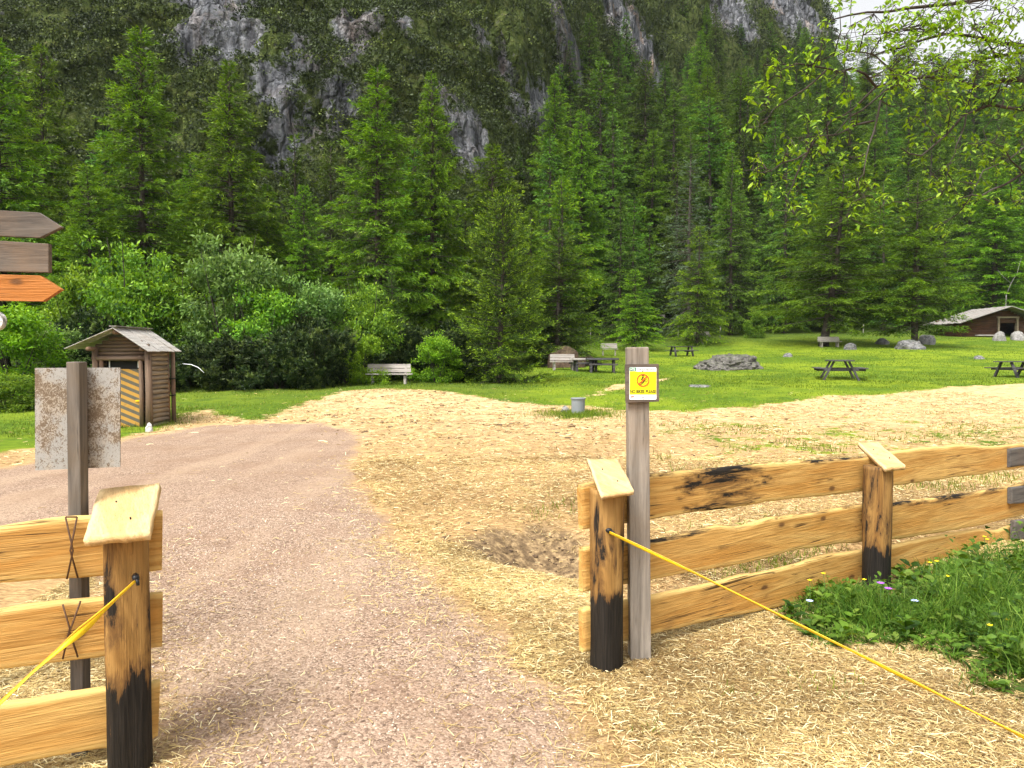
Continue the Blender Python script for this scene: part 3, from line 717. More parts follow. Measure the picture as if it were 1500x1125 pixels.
def build_clods():
    rng = np.random.default_rng(31); n = 13000; x = rng.uniform(-9, 12, n); y = rng.uniform(5, 27, n); m = masks(x, y)
    k = (m['straw'] > .2) & (m['gravel'] < -.1) & (rng.random(n) < m['clod'] * .6) & (np.abs(x) < .7 * y); x, y = x[k], y[k]
    g = G(800, 835); ex = rng.normal(.18, .40, 900); ey = rng.normal(6.5, .38, 900); x = np.concatenate([x, ex]); y = np.concatenate([y, ey]); n = len(x)
    r = rng.uniform(.006, .022, n) * np.clip(y / 9, .7, 1.9) * rng.choice([.5, .8, 1.2, 2.0], n, p=[.4, .35, .2, .05])
    bm = bmesh.new(); bmesh.ops.create_icosphere(bm, subdivisions=1, radius=1); vs = np.array([v.co[:] for v in bm.verts]); fs = np.array([[v.index for v in f.verts] for f in bm.faces]); bm.free()
    V = vs[None] * (r[:, None] * rng.uniform(.35, 1.35, (n, len(vs))))[..., None] * np.array([1.3, 1.2, .5]) + np.stack([x, y, H(x, y)], 1)[:, None]
    Q = (fs[None] + (np.arange(n) * len(vs))[:, None, None]).reshape(-1, 3)
    s = NT('soil_clod'); p = s.coord(); nn = s.noise(p, 20, 4); s.principled(s.ramp(nn, [(.3, (.06, .038, .024)), (.7, (.22, .145, .085))]), .95)
    tag(mesh_obj('soil_clods', np_mesh('soil_clods', V.reshape(-1, 3), Q), s.m), kind='stuff')
build_clods()
# ------------------------------------------------------------------ trees
def conifer(seed, hgt, R, nb, leaf=(.30, .10), crown0=.10, shape=.8, el=(.55, -.25), droop=.25, upturn=.12, twig=.42, dens=2.6, nl=7, tipf=.35, lean=0.0, hang=.25, bare=False, gap=.18):
    rng = np.random.default_rng(seed); C, D, T, B = [], [], [], []; mb = MB()
    tr = hgt * .0125 + .03; ph = rng.uniform(0, 6.28)
    def tx(z): f = z / hgt; return np.array([lean * hgt * (f - .3 * f * f) + .05 * math.sin(f * 5 + ph), .04 * math.sin(f * 7), z])
    mb.tube([tx(z) for z in np.linspace(-.4, hgt * .985, 12)], [tr * (1.35 if k == 0 else 1) * (1 - .96 * k / 11) + .008 for k in range(12)], 8)
    fs = np.sort(rng.uniform(0, 1, nb) ** 1.08); ang = rng.uniform(0, 6.28)
    for i, f in enumerate(fs):
        z = hgt * (crown0 + (.985 - crown0) * f); ang += 2.399 + rng.normal(0, .5)
        prof = (1 - f) ** shape * (.55 + .45 * min(1, (f + .08) / .22)) + .012
        L = R * prof * (rng.uniform(.62, 1.12) if rng.random() > gap else rng.uniform(.3, .6))
        e0 = el[1] + (el[0] - el[1]) * f ** 1.2 + rng.normal(0, .10); base = tx(z); hd = np.array([math.cos(ang), math.sin(ang), 0])
        def pt(s): return base + hd * L * s + np.array([0, 0, L * (math.tan(e0) * s - droop * s * s + upturn * s ** 3)])
        if L > .25 * R * .4:
            mb.tube([pt(0), pt(.35), pt(.7), pt(.97)], [tr * .22 * (1 - .5 * f) + .006, tr * .14 * (1 - .5 * f) + .005, .010, .004], 4, False)
        nt = max(3, int(L * dens * 2)); tone = rng.normal(.5, .2)
        for k in range(nt):
            s = .12 + .88 * ((k + rng.random()) / nt) ** .8; s = min(s, 1); p = pt(s); tang = unit(pt(min(s + .05, 1.05)) - pt(s - .05))
            side = 1 if k % 2 else -1; a = side * rng.uniform(.5, 1.15) * (1 - .75 * max(0, s - .7) / .3)
            ca, sa = math.cos(a), math.sin(a); d = np.array([tang[0] * ca - tang[1] * sa, tang[0] * sa + tang[1] * ca, tang[2] - hang * rng.uniform(.2, 1.3)]); d = unit(d)
            tl = twig * L ** .6 * (1.05 - .6 * s) * rng.uniform(.6, 1.2) + .12
            m = max(3, int(nl * (tl / (twig * 1.3)) ** .8)); q = rng.random(m) * tl
            P0 = p + d * q[:, None] + rng.normal(0, .035, (m, 3)); P0[:, 2] -= .12 * q * q / max(tl, .2)
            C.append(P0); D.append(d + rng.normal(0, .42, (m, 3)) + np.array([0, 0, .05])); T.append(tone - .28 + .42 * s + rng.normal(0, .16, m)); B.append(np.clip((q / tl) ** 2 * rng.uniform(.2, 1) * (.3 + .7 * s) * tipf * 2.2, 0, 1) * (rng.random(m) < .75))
    C, D, T, B = map(np.concatenate, (C, D, T, B)); n = len(C); S = np.clip(.6 + .4 * hgt / 20, .5, 1)
    V, Q = leaf_soup(C, D, rng.uniform(.65, 1.25, n) * leaf[0], rng.uniform(.7, 1.2, n) * leaf[1], rng)
    return mb, (V, Q, np.repeat(np.clip(T, 0, 1), 4), np.repeat(B, 4))
PROTO = {}
def make_conifer(key, name, mat, bark, seed, hgt, R, nb, **kw):
    mb, (V, Q, T, B) = conifer(seed, hgt, R, nb, **kw)
    tm = mb.build('trunk', M[bark], None, True, fixn=False); cm = np_mesh('crown', V, Q, dict(v=T, tip=B)); cm.materials.append(M[mat])
    me = tm.data; bpy.data.objects.remove(tm); PROTO[key] = (name, me, cm, hgt, R)
def place(key, base, hgt, rad, label, group=None, rz=None, name=None):
    nm, tm, cm, H0, R0 = PROTO[key]
    o = thing(name or nm, label, 'tree' if not (name or nm).endswith('shrub') else 'shrub', base, random.uniform(0, 6.28) if rz is None else rz, group)
    o.scale = (rad / R0, rad / R0, hgt / H0)
    link(bpy.data.objects.new('trunk' if tm.name.startswith('trunk') else 'stem', tm), o); link(bpy.data.objects.new('crown', cm), o); return o
for k in range(4):
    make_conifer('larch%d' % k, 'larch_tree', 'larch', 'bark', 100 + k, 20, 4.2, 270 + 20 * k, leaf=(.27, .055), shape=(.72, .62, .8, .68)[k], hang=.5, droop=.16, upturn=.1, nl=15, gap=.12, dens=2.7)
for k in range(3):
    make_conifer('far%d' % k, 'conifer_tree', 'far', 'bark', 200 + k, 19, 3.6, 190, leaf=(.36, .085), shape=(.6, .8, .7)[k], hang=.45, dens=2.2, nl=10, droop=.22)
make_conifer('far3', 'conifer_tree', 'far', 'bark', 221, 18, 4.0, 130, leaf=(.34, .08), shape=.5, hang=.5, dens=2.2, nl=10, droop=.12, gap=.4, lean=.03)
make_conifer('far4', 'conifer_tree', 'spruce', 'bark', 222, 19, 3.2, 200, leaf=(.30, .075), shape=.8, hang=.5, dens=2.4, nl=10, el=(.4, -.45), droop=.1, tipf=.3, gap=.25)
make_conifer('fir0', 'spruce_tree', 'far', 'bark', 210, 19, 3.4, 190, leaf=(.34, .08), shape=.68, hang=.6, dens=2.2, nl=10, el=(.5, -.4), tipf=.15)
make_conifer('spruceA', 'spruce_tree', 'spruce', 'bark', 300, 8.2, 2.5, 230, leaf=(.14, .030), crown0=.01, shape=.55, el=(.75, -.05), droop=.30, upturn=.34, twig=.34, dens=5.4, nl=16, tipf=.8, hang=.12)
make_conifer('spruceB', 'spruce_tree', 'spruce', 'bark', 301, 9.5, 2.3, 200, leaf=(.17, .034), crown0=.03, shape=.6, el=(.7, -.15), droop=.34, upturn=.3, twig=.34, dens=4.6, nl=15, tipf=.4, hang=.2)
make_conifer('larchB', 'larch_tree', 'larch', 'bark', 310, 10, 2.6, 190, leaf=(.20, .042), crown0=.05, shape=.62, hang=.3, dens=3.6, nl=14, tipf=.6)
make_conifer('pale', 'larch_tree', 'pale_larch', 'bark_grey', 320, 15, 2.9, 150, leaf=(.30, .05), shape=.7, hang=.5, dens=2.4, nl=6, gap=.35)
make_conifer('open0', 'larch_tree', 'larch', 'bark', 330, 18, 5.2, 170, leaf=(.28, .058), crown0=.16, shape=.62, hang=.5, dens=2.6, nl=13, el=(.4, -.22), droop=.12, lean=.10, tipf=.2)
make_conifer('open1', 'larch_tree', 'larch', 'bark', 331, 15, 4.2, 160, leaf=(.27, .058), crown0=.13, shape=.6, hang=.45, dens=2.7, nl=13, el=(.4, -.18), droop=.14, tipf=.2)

def tree(key, px, d, top, hw, label, group=None, rz=None, name=None):
    b = at(px, d, -.1); R = hw / F * d; return place(key, b, top_z(top, d) - b.z, R * 1.16, label, group, rz, name)
# big larches behind the shed and bench, one by one
tree('larch1', 5, 41, 52, 108, 'tall larch at the left picture edge, cut off by the frame above the wooden arrows')
tree('larch3', 72, 47, 62, 72, 'slim larch just right of the larch cut by the left edge, above the arrow boards')
tree('larch0', 215, 42, 34, 100, 'tallest larch on the left, rising behind the striped door shed')
tree('larch2', 343, 43, 84, 88, 'tall pointed larch in front of the grey cliff streak, right of the tallest larch')
tree('larch3', 135, 39, 238, 66, 'smaller larch between the arrow signs and the tallest left larch')
tree('far1', 435, 47, 190, 50, 'dark mid-height conifer with a rounded top against the grey cliff foot')
tree('larch1', 448, 43, 268, 48, 'short larch in front of the dark rounded conifer, left of the twin larches')
tree('larch0', 556, 41, 92, 92, 'broad bright larch, left one of the twin larches in the centre left')
tree('larch2', 634, 43, 102, 70, 'slimmer bright larch, right one of the twin larches in the centre left', rz=2.1)
tree('larch1', 722, 44, 208, 72, 'bright larch top rising behind the yellow-tipped young spruce')
tree('far0', 488, 49, 205, 44, 'slender larch half hidden at the left side of the twin larches')
tree('larch3', 395, 45, 268, 52, 'short larch between the cliff-front larch and the dark rounded conifer')
tree('larch2', 285, 47, 225, 62, 'larch half hidden between the tallest left larch and the cliff-front larch')
tree('far2', 610, 48, 215, 60, 'darker conifer in the gap behind the twin larches')
tree('far2', 30, 50, 130, 60, 'dark conifer in the gap behind the two larches at the left edge')
tree('far0', 160, 51, 190, 55, 'dark conifer in the gap left of the tallest left larch')
tree('spruceA', 735, 31.5, 283, 76, 'young spruce with yellow-green new tips, standing alone right of the wooden bench', rz=.6)
tree('larchB', 822, 46.5, 260, 62, 'bushy bright green conifer with broad rounded top right of the young spruce')
tree('spruceB', 818, 44, 330, 60, 'dark dense spruce behind the pile of old timber tables', rz=1.1)
tree('far1', 682, 46, 300, 52, 'conifer between the twin larches and the yellow-tipped spruce')
tree('larch3', 778, 49, 300, 42, 'narrow larch between the yellow-tipped spruce and the bushy rounded conifer')
tree('larchB', 930, 58, 394, 36, 'small young larch standing in front of the dark forest edge above the post sign')
tree('pale', 1008, 66, 232, 58, 'pale grey-green larch with thin foliage at the forest edge')
tree('larchB', 1022, 62, 330, 42, 'small pale-tipped larch in front of the grey-green larch')
tree('open0', 1205, 61, 235, 112, 'wide larch with a leaning trunk behind the lone meadow bench', rz=.2)
tree('open1', 1338, 58, 258, 82, 'larch with a straight bare trunk standing on a stone heap near the hut')
tree('larch0', 1452, 84, 240, 70, 'wide conifer directly behind the log hut')
# the forest that climbs the slope
def forest():
    rng = np.random.default_rng(77); spots = []; keys = ['far0', 'far1', 'far2', 'fir0', 'far3', 'far3', 'far4', 'larch1', 'larch2']
    tries = 0
    while len(spots) < 180 and tries < 20000:
        tries += 1
        d = 60 + 125 * rng.random() ** .8; px = rng.uniform(790, 1560); t = (px - CX) / F
        yf = float(yfoot(t)); L = float(slope_len(t)); s = d - yf
        if s < -3 or s > L + 8: continue
        if s < 12 and rng.random() < .25: pass
        x = t * d; mind = 3.7 + .02 * (d - 60)
        if any((x - a) ** 2 + (d - b) ** 2 < mind ** 2 for a, b, *_ in spots): continue
        if s < 3 and 1385 < px: continue
        if px < 900 and s < 2: continue
        spots.append((x, d, px, s, L))
    spots.sort(key=lambda q: q[1])
    for i, (x, d, px, s, L) in enumerate(spots):
        edge = ss(L * .75, L + 6, s); hh = rng.uniform(11, 20.5) * (1 - .35 * edge) * (1.0 if d > 75 else .95); t = px
        key = keys[rng.integers(0, len(keys))]
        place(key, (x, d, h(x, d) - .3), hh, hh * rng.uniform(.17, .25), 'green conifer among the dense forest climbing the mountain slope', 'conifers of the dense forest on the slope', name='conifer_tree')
forest()
def ledge_trees():
    rng = np.random.default_rng(78)
    for px, py, hp in ((835, 30, 40), (875, 22, 45), (1000, 40, 60), (1035, 60, 60), (1120, 70, 60), (1085, 90, 60), (760, 255, 50), (700, 18, 28), (730, 70, 25), (640, 28, 24), (1015, 15, 40), (1170, 75, 50), (840, 60, 28), (985, 90, 50), (1040, 110, 60)):
        g = G(px, py); hh = hp / F * g.y; place(('far1', 'fir0', 'larch2')[rng.integers(0, 3)], (g.x, g.y, g.z - .8), hh, hh * .2, 'small conifer growing by itself high on the rocky mountain face', 'small conifers on the rocky mountain face', name='conifer_tree')
ledge_trees()

# ------------------------------------------------------------------ shrubs
def shrub(seed, kind):
    AS = 2.4 if kind == "broad" else 1.9
    rng = np.random.default_rng(seed); mb = MB(); C, D, T, B = [], [], [], []
    nc = 215 if kind == 'broad' else 330
    for i in range(6):
        a = i * 1.05 + rng.random(); r = rng.uniform(.25, .7); q = rng.uniform(.55, .9)
        mb.tube([(0.05 * math.cos(a), .05 * math.sin(a), -.05), (r * .45 * math.cos(a), r * .45 * math.sin(a), q * .5 * AS), (r * math.cos(a), r * math.sin(a), q * AS)], [.022, .013, .004], 5, False)
    lobes = [(rng.uniform(-.5, .5), rng.uniform(-.5, .5), rng.uniform(.35, .68), rng.uniform(.26, .42)) for _ in range(13)] + [(rng.uniform(-.25, .25), rng.uniform(-.2, .2), .66, .34)] + [(rng.uniform(-.65, .65), rng.uniform(-.7, .3), rng.uniform(.05, .3), .3) for _ in range(9)]
    for c in range(nc):
        lx, ly, lz, lr = lobes[rng.integers(0, len(lobes))]; u = unit(rng.normal(size=3)); u[2] = u[2] * .8 + .15
        p = np.array([lx, ly, lz * AS]) + u * lr * np.array([1, 1, 1.35]) * rng.uniform(.5, 1.08) ** .6; p[2] = max(p[2], .06); tone = rng.normal(.45, .22); out = np.array([p[0], p[1], (p[2] - .4 * AS) * .8])
        if kind == 'broad':
            m = 58; q = rng.normal(0, .075, (m, 3)) * np.array([1.1, 1.1, .75]); C.append(p + q); D.append(unit(rng.normal(size=(m, 3))) + out * .7 + np.array([0, 0, -.1])); T.append(tone + rng.normal(0, .2, m)); B.append(np.clip(q[:, 2] / .15 + rng.normal(.1, .25, m), 0, 1) * .7)
        else:
            for j in range(4):
                b = p + rng.normal(0, .07, 3); ax = unit(np.array([rng.normal(0, .3), rng.normal(0, .3), 1]) + out * .35); m = 22; q = rng.random(m)
                C.append(b + ax * (q * .13)[:, None]); D.append(ax * .9 + rng.normal(0, .5, (m, 3))); T.append(tone + rng.normal(0, .15, m)); B.append((q > .75) * rng.uniform(0, .8, m) + (rng.random() < .06) * .8)
    C, D, T, B = map(np.concatenate, (C, D, T, B)); n = len(C)
    l, w = (.075, .036) if kind == 'broad' else (.095, .026)
    V, Q = leaf_soup(C, D, rng.uniform(.7, 1.3, n) * l, rng.uniform(.7, 1.2, n) * w, rng)
    return mb, V, Q, np.repeat(np.clip(T, 0, 1), 4), np.repeat(np.clip(B, 0, 1), 4)
def make_shrub(key, name, mat, seed, kind):
    mb, V, Q, T, B = shrub(seed, kind); tm = mb.build('stem', M['bark_grey'], None, True, fixn=False); me = tm.data; bpy.data.objects.remove(tm)
    cm = np_mesh('crown', V, Q, dict(v=T, tip=B)); cm.materials.append(M[mat]); PROTO[key] = (name, me, cm, float(V[:, 2].max()) * .96, 1.0)
for k in range(3): make_shrub('broad%d' % k, 'leafy_shrub', ('broad', 'broad_pale', 'bright')[k], 400 + k, 'broad')
make_shrub('broad3', 'leafy_shrub', 'broad', 403, 'broad')
for k in range(3): make_shrub('mugo%d' % k, 'dwarf_pine_shrub', 'mugo', 410 + k, 'mugo')
tree('broad0', 190, 30, 352, 72, 'tall leafy light green shrub above the shed roof ridge')
tree('broad1', 335, 30, 342, 72, 'tallest pale leafy shrub with whitish bloom, right of the shed roof')
tree('broad3', 120, 31, 385, 58, 'leafy shrub between the arrow boards and the shed roof')
tree('broad2', 22, 24, 432, 70, 'bright yellow-green leafy shrub at the left edge under the orange arrow')
tree('broad0', 8, 20.5, 545, 48, 'low leafy shrub at the left picture edge beside the rusty plate', rz=1)
tree('broad1', 75, 27, 470, 52, 'leafy shrub left of the grey boulder by the shed')
tree('broad3', 385, 29, 412, 62, 'light green leafy shrub in the dark dwarf pine belt right of the tallest pale shrub')
tree('broad1', 455, 31, 400, 56, 'pale leafy shrub standing behind the middle of the dwarf pine belt', rz=2)
tree('broad0', 540, 31, 412, 50, 'leafy light green shrub high up behind the left half of the bench', rz=3)
tree('broad2', 526, 29.2, 480, 32, 'yellow-green leafy bush touching the left end of the bench', rz=2)
tree('broad2', 640, 30.4, 484, 38, 'vivid green leafy bush just right of the bench', rz=4)
tree('broad3', 690, 33, 470, 34, 'leafy bush squeezed between the vivid bush and the yellow-tipped spruce', rz=4)
tree('broad0', 268, 31, 405, 48, 'leafy shrub half hidden between the two tall shrubs by the shed roof', rz=5)
tree('spruceB', 425, 30.5, 392, 26, 'small dark spruce poking out of the shrubs right of the tallest pale shrub')
tree('spruceB', 575, 33, 398, 28, 'small dark spruce rising out of the shrubs above the bench', rz=2)
tree('broad3', 1105, 70, 452, 17, 'small round leafy bush on the meadow slope under the forest edge')
tree('broad1', 1465, 80, 448, 11, 'small leafy bush showing just over the hut roof')
for i, (px, d, top, hw, lab) in enumerate(((280, 28.5, 494, 52, 'dwarf pine right next to the shed, above the bent white stick'), (340, 27.5, 484, 58, 'dwarf pine left of centre in the dark belt, second from the shed'),
    (410, 27.3, 476, 58, 'dwarf pine in the middle of the dark belt left of the bench'), (470, 27.6, 466, 54, 'tall dwarf pine with brownish shoots, second to the left of the bench'), (505, 30, 482, 46, 'dwarf pine directly left of the bench'),
    (595, 32.2, 466, 48, 'dark dwarf pine right behind the bench'), (660, 32, 470, 46, 'dark dwarf pine between the bench and the yellow-tipped spruce'), (440, 30, 446, 50, 'dwarf pine reaching highest behind the dark belt'),
    (225, 26.5, 490, 50, 'dwarf pine half hidden behind the shed'), (560, 33, 452, 40, 'dwarf pine showing above the left half of the bench'), (700, 34, 495, 44, 'dark low dwarf pine at the left foot of the yellow-tipped spruce'), (375, 29, 492, 50, 'dwarf pine half covered by its neighbours in the middle of the belt'), (160, 29.5, 440, 60, 'dark dwarf pine behind the shed roof, left of the ridge'), (100, 29, 460, 60, 'dark dwarf pine above the grey boulder by the shed'))):
    tree('mugo%d' % (i % 3), px, d, top, hw, lab)
# dead limb
mb = MB(); pts = [P(1474, 432, 80), P(1481, 415, 80), P(1490, 400, 80), P(1496, 378, 80)]
mb.tube(pts, [.035, .03, .022, .012], 5); mb.tube([P(1481, 415, 80), P(1470, 406, 80.3), P(1462, 396, 80.4)], [.02, .015, .008], 5); mb.tube([P(1474, 432, 80), at(1470, 80, -.1)], [.05, .06], 5)
tag(mb.build('dead_sapling', M['roof'], None, True), 'thin bare whitish dead sapling left of the hut roof peak', 'tree')
mb = MB(); mb.tube([at(246, 27.2, .3)] + [P(x, y, d_) for x, y, d_ in ((258, 536, 26.8), (268, 533, 26.2), (280, 534, 25.8), (290, 538, 25.6), (299, 546, 25.5))], [.014, .014, .013, .012, .011, .009], 6)
tag(mb.build('bent_stick', M['white'], None, True), 'thin bent white stick sticking out of the dwarf pine by the shed', 'stick')

# ------------------------------------------------------------------ the overhanging branches, top right
def overhang():
    rng = np.random.default_rng(91)
    root = thing('overhanging_tree', 'leafy broadleaved tree whose sparse branches hang in from the right edge', 'tree', at(1720, 6.4, 0)); bx, by, bz = root.location
    inv = lambda p: (p[0] - bx, p[1] - by, p[2] - bz)
    mb = MB(); top = P(1720, 60, 6.4)
    mb.tube([inv(at(1720, 6.4, -.2)), inv(P(1728, 600, 6.4)), inv(P(1716, 300, 6.4)), inv(top), inv(P(1700, -260, 6.4))], [.15, .12, .10, .08, .04], 10)
    mb.build('trunk', M['bark'], root, True)
    limbs = [([(1716, 200), (1600, 140), (1500, 117), (1433, 127), (1360, 112), (1283, 127), (1253, 157), (1217, 177), (1193, 207)], 6.4, 5.3, .019),
             ([(1716, 150), (1600, 92), (1520, 78), (1460, 83), (1393, 97), (1317, 123), (1280, 147), (1243, 172), (1215, 205)], 6.4, 5.6, .017),
             ([(1283, 127), (1247, 100), (1220, 102), (1167, 93), (1143, 103), (1135, 130)], 5.5, 5.1, .010), ([(1210, 103), (1180, 130), (1133, 160), (1115, 185)], 5.3, 5.1, .008),
             ([(1290, 147), (1280, 193), (1267, 240), (1257, 262), (1262, 290)], 5.5, 5.3, .008), ([(1280, 177), (1227, 197), (1150, 203)], 5.5, 5.2, .008),
             ([(1193, 207), (1180, 225), (1167, 233), (1130, 250), (1103, 248)], 5.3, 5.0, .009), ([(1193, 207), (1165, 260), (1152, 290), (1160, 305)], 5.3, 5.2, .007),
             ([(1700, 300), (1580, 262), (1500, 253), (1473, 270), (1437, 287), (1400, 292)], 6.2, 5.6, .018), ([(1716, 230), (1600, 172), (1500, 160), (1453, 153), (1410, 170), (1350, 228), (1320, 217)], 6.3, 5.5, .02),
             ([(1416, 160), (1400, 215), (1393, 235), (1380, 285)], 5.7, 5.5, .007), ([(1716, 60), (1600, 40), (1500, 67), (1467, 63), (1383, 50), (1320, 70), (1270, 85)], 6.4, 5.7, .024),
             ([(1712, -20), (1600, -30), (1480, -10), (1400, 5), (1330, 12), (1270, 18), (1215, 30)], 6.4, 5.6, .024), ([(1383, 50), (1330, 40), (1290, 50), (1235, 58)], 5.9, 5.6, .007), ([(1317, 123), (1280, 80), (1240, 75), (1190, 92)], 5.6, 5.3, .007),
             ([(1460, 83), (1430, 40), (1420, 5)], 5.9, 5.8, .008), ([(1500, 253), (1470, 215), (1440, 205)], 5.9, 5.7, .007), ([(1247, 0), (1246, 40)], 5.6, 5.6, .004), ([(1530, 290), (1500, 290), (1480, 296)], 5.9, 5.7, .008), ([(1590, 170), (1520, 210), (1480, 232), (1440, 250), (1420, 290)], 6.1, 5.6, .010), ([(1480, 115), (1470, 150), (1440, 190), (1445, 240)], 6, 5.7, .007)]
    mb = MB(); tw = []
    for pts, d0, d1, r in limbs:
        n = len(pts); w = [Vector(inv(P(x, y, d0 + (d1 - d0) * i / (n - 1) + rng.normal(0, .03)))) for i, (x, y) in enumerate(pts)]
        # subdivide with a little wander
        q = [w[0]]
        for a, b in zip(w, w[1:]): q += [a.lerp(b, .5) + Vector(rng.normal(0, .012, 3)), b]
        mb.tube(q, [r * (1 - .8 * i / (len(q) - 1)) for i in range(len(q))], 6)
        for a, b in zip(q, q[1:]): tw.append((a, b))
    spots = [(1118, 95), (1135, 110), (1130, 140), (1125, 158), (1113, 185), (1140, 85), (1190, 95), (1195, 75), (1230, 50), (1225, 110), (1183, 110), (1180, 172), (1160, 205), (1190, 215), (1210, 215), (1150, 225), (1110, 225), (1103, 248), (1145, 260), (1110, 278), (1245, 230), (1255, 165), (1243, 210), (1255, 272), (1240, 290), (1265, 285), (1240, 316), (1290, 305), (1275, 280), (1175, 280), (1165, 300), (1160, 310), (1310, 295), (1330, 215), (1350, 230), (1400, 200), (1370, 200), (1390, 240), (1420, 270), (1380, 280), (1430, 250), (1410, 300), (1400, 315), (1450, 240), (1460, 200), (1480, 290), (1490, 200), (1320, 155), (1350, 100), (1380, 110), (1430, 110), (1420, 130), (1470, 130), (1490, 60), (1350, 40), (1390, 40), (1280, 20), (1300, 30), (1260, 60), (1230, 15), (1450, 15), (1480, 30), (1270, 110), (1240, 130), (1260, 75), (1290, 55), (1310, 75), (1340, 70), (1400, 75), (1425, 90), (1450, 55), (1370, 18), (1410, 25), (1330, 15), (1250, 35), (1205, 55), (1325, 130), (1300, 100), (1365, 80), (1440, 150), (1480, 165), (1495, 130), (1375, 165), (1340, 170), (1400, 160), (1365, 255), (1395, 265), (1440, 225), (1420, 210), (1475, 230), (1495, 255), (1440, 290), (1480, 95), (1430, 60), (1485, 10), (1310, 8), (1190, 235), (1175, 205), (1215, 240), (1200, 195), (1210, 165), (1498, 292), (1310, 45), (1395, 5), (1345, 85), (1385, 140), (1460, 110), (1440, 35), (1465, 78)] + [(int(rng.uniform(1500, 1680)), int(rng.uniform(-60, 300))) for _ in range(60)] + [(int(rng.uniform(1290, 1500)), int(rng.uniform(0, 300))) for _ in range(10)] + [(int(rng.uniform(1220, 1500)), int(rng.uniform(-10, 110))) for _ in range(12)] + [(int(rng.uniform(1320, 1510)), int(rng.uniform(-15, 140))) for _ in range(50)]
    C, D, L, T, B = [], [], [], [], []; tips = []
    segA = np.array([a[:] for a, b in tw]); segB = np.array([b[:] for a, b in tw])
    for (x, y) in spots:
        k = max(0, min(1, (1500 - x) / 400)); p = np.array(inv(P(x, y, 5.9 - .75 * k + rng.normal(0, .12))))
        ab = segB - segA; tt = np.clip(((p - segA) * ab).sum(1) / np.maximum((ab * ab).sum(1), 1e-9), 0, 1); q = segA + ab * tt[:, None]; j = int(np.argmin(((q - p) ** 2).sum(1)))
        mb.tube([q[j], (q[j] + p) / 2 + rng.normal(0, .02, 3), p], [.005, .0035, .002], 4, False)
        for _ in range(rng.integers(4, 7)):
            e = p + rng.normal(0, .065, 3) - np.array([0, 0, .02]); m = rng.integers(3, 7); tone = rng.normal(.5, .22)
            mb.tube([p, e], [.0025, .0015], 3, False)
            a = rng.uniform(0, 6.28, m); C.append(e + rng.normal(0, .014, (m, 3))); D.append(np.stack([np.cos(a), np.sin(a), rng.normal(-.45, .45, m)], 1)); L.append(rng.uniform(.026, .056, m)); T.append(tone + rng.normal(0, .2, m)); B.append(np.clip(rng.normal(.15, .3, m), 0, 1))
    C, D, L, T, B = map(np.concatenate, (C, D, L, T, B)); D = unit(D); n = len(C)
    S = unit(np.cross(D, np.array([0, 0, 1.0]) + rng.normal(0, .45, (n, 3)))); N = np.cross(S, D); rows = []
    for f, w, sg in ((0, .10, 0), (.3, .85, .05), (.6, .95, .02), (.85, .5, -.06), (1, .02, -.16)):
        c = C + D * (L * f)[:, None] + N * (L * sg)[:, None]; ww = (L * .22 * w)[:, None]; cup = N * (L * .07 * w)[:, None]; rows += [c - S * ww + cup, c, c + S * ww + cup]
    V = np.stack(rows, 1).reshape(-1, 3); base = np.arange(n)[:, None] * 15; qs = [base + np.array([r * 3 + s_, r * 3 + s_ + 1, r * 3 + s_ + 4, r * 3 + s_ + 3]) for r in range(4) for s_ in range(2)]
    me = np_mesh('foliage', V, np.concatenate(qs), dict(v=np.repeat(np.clip(T, 0, 1), 15), tip=np.repeat(B, 15)), True); mesh_obj('foliage', me, M['overhang'], root)
    mb.build('branches', M['bark'], root, True, fixn=False).name = 'bough'
overhang()
